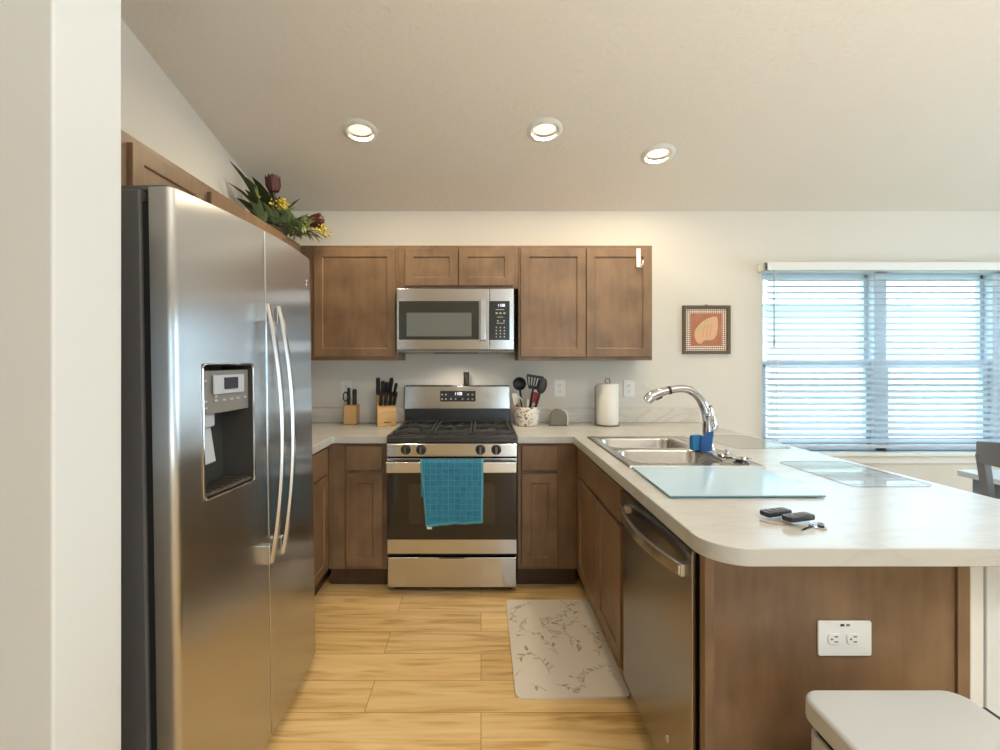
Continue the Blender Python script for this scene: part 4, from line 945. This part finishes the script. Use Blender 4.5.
def foliage(name, mat, leaves):
    m = MB()
    for b, e, w in leaves: leaf3d(m, b, e, w)
    return m.build(name, mat, t, sharp=80)
dark = [((-.02, -.05, .08), (-.10, -.27, .34), 0.019), ((-.02, -.05, .08), (-.14, -.22, .24), 0.018), ((0, -.04, .07), (-.12, -.14, .33), 0.041), ((.0, .0, .06), (-.06, -.10, .32), 0.046), ((.02, .02, .06), (-.02, -.02, .31), 0.041), ((-.03, -.07, .05), (-.10, -.20, .16), 0.035), ((.02, .1, .06), (.15, .1, .26), 0.022), ((.03, .12, .06), (.10, .14, .25), 0.024), ((.03, .13, .06), (.22, .18, .17), 0.024), ((0, -.05, .06), (-.04, -.22, .20), 0.030), ((.03, .05, .05), (.07, -.02, .23), 0.032)]
foliage('dark_leaves', M['leaf'], dark)
gl = []
for i in range(120):
    a = random.uniform(0, 2*PI); r = random.uniform(.05, .11); f_ = random.random(); b = Vector((-.02+.17*f_+.03*math.cos(a), -.04+.17*f_+.05*math.sin(a), .045)); gl.append((b, b+Vector((r*math.cos(a), r*1.2*math.sin(a), random.uniform(-.02, .13))), random.uniform(.011, .022)))
foliage('grey_green_leaves', M['leaf2'], gl)
lg = []
for i in range(90):
    a = random.uniform(0, 2*PI); b = Vector((.14+.07*math.cos(a), .10+.06*math.sin(a), .05+random.uniform(0, .05))); r = .07; lg.append((b, b+Vector((r*math.cos(a)+.02, r*math.sin(a), random.uniform(-.07, .06))), .008))
for i in range(14):
    b = Vector((-.04, -.06, .10)); lg.append((b, b+Vector((random.uniform(-.08, .03), random.uniform(-.12, .02), random.uniform(.03, .16))), .007))
foliage('pale_leaves', M['leaf3'], lg)
def blossoms(c, sp, n):
    m = MB()
    for i in range(n):
        p = Vector(c)+Vector((max(-1.5*sp, min(1.5*sp, random.gauss(0, sp))), max(-1.5*sp, min(1.5*sp, random.gauss(0, sp))), max(-1.2*sp, min(1.2*sp, random.gauss(0, sp*.8))))); r = random.uniform(.006, .011)
        m.lathe([(0, -r), (r*.8, -r*.5), (r, 0), (r*.8, r*.6), (0, r)], p, 7)
    m.build('blossom_spray', M['yellow'], t, sharp=80)
blossoms((.06, -.01, .185), .024, 34); blossoms((.285, .12, .055), .028, 34); blossoms((.10, -.02, .17), .02, 20); blossoms((-.05, -.07, .21), .018, 16)
def protea(c, d, L, r):
    d = Vector(d).normalized(); q = Vector((0, 0, 1)).rotation_difference(d).to_matrix().to_4x4(); X = Matrix.Translation(c) @ q
    m = MB(); m.X = X
    m.lathe([(0, 0), (r*.5, L*.05), (r*.92, L*.3), (r, L*.55), (r*.8, L*.85), (r*.45, L), (0, L*.96)], n=18)
    for k in range(3):
        for i in range(11):
            a = 2*PI*(i+.5*k)/11; z0 = L*(.05+.16*k); rr = r*(1.0-.0*k)
            def p(u, ww, out): return (math.cos(a+ww)*(rr*out), math.sin(a+ww)*(rr*out), z0+u*L)
            m.poly([p(0, -.22, .75), p(.3, -.28, 1.10), p(.62, 0, 1.12), p(.3, .28, 1.10), p(0, .22, .75)])
    f = m.build('protea_flower', M['protea'], t, sharp=60)
    m = MB(); m.tube([Vector(c), Vector(c)-d*.06, Vector((.02, .02, .05))], [.008, .007, .006], 8); m.build('stem', M['stem'], f)
    return f
protea((.035, -.02, .255), (-.08, -.02, 1), .105, .040); protea((.205, .09, .10), (.9, .1, .3), .10, .038)

# ---------------------------------------------------------------- dining table and chair beyond the counter
t = thing('dining_table', 'pale dining table under the window beyond the peninsula', 'table', (3.10, 1.75, 0))
m = MB(); m.prism(rrect(-.50, .50, -.80, .80, .02, 4), .735, .765, 2); m.build('tabletop', M['table'], t, bevel=.004)
m = MB(); m.box(-.43, .43, -.73, .73, .65, .735); m.build('apron', M['table_leg'], t)
for x in (-.42, .42):
    for y in (-.72, .72): m = MB(); m.box(x-.035, x+.035, y-.035, y+.035, 0, .735); m.build('leg', M['table_leg'], t, bevel=.004)
t = thing('dining_chair', 'slate grey wooden chair standing behind the counter', 'chair', (2.44, 1.985, 0), math.radians(-86))
W2 = .21
for x in (-W2, W2):
    m = MB(); m.prism([(-.018, .0), (.026, .0), (.030, .45), (-.018, .75), (-.045, .935), (-.075, .942), (-.085, .915), (-.052, .72), (-.022, .45)], x-.018, x+.018, 0); m.build('leg', M['chair'], t, bevel=.008, seg=3)
    m = MB(); m.box(x-.02, x+.02, .36, .40, 0, .44); m.build('leg', M['chair'], t, bevel=.004)
m = MB(); m.prism(rrect(-.225, .225, -.02, .42, .04, 5), .44, .47, 2); m.build('seat', M['chair'], t, bevel=.008)
def brail(z0, z1, yo, th=.022, ext=.03):
    m = MB(); n = 12
    pts = []
    for i in range(n+1): u = -1+2*i/n; pts.append((u*(W2+ext), yo-.045*(1-u*u)))
    A = [[m.v((x, y, z0)), m.v((x, y+th, z0)), m.v((x, y+th, z1-.02*((x/(W2+ext))**2))), m.v((x, y, z1-.02*((x/(W2+ext))**2)))] for x, y in pts]
    for i in range(n): m.bridge(A[i], A[i+1])
    m.f(A[0][::-1]); m.f(A[-1]); return m
brail(.88, 1.0, -.075, ext=.02).build('top_rail', M['chair'], t, bevel=.006)
brail(.68, .735, -.05, ext=0).build('back_slat', M['chair'], t, bevel=.004); brail(.54, .59, -.035, ext=0).build('back_slat', M['chair'], t, bevel=.004)
for x in (-W2, W2): m = MB(); m.box(x-.011, x+.011, .0, .38, .20, .235); m.build('stretcher', M['chair'], t)
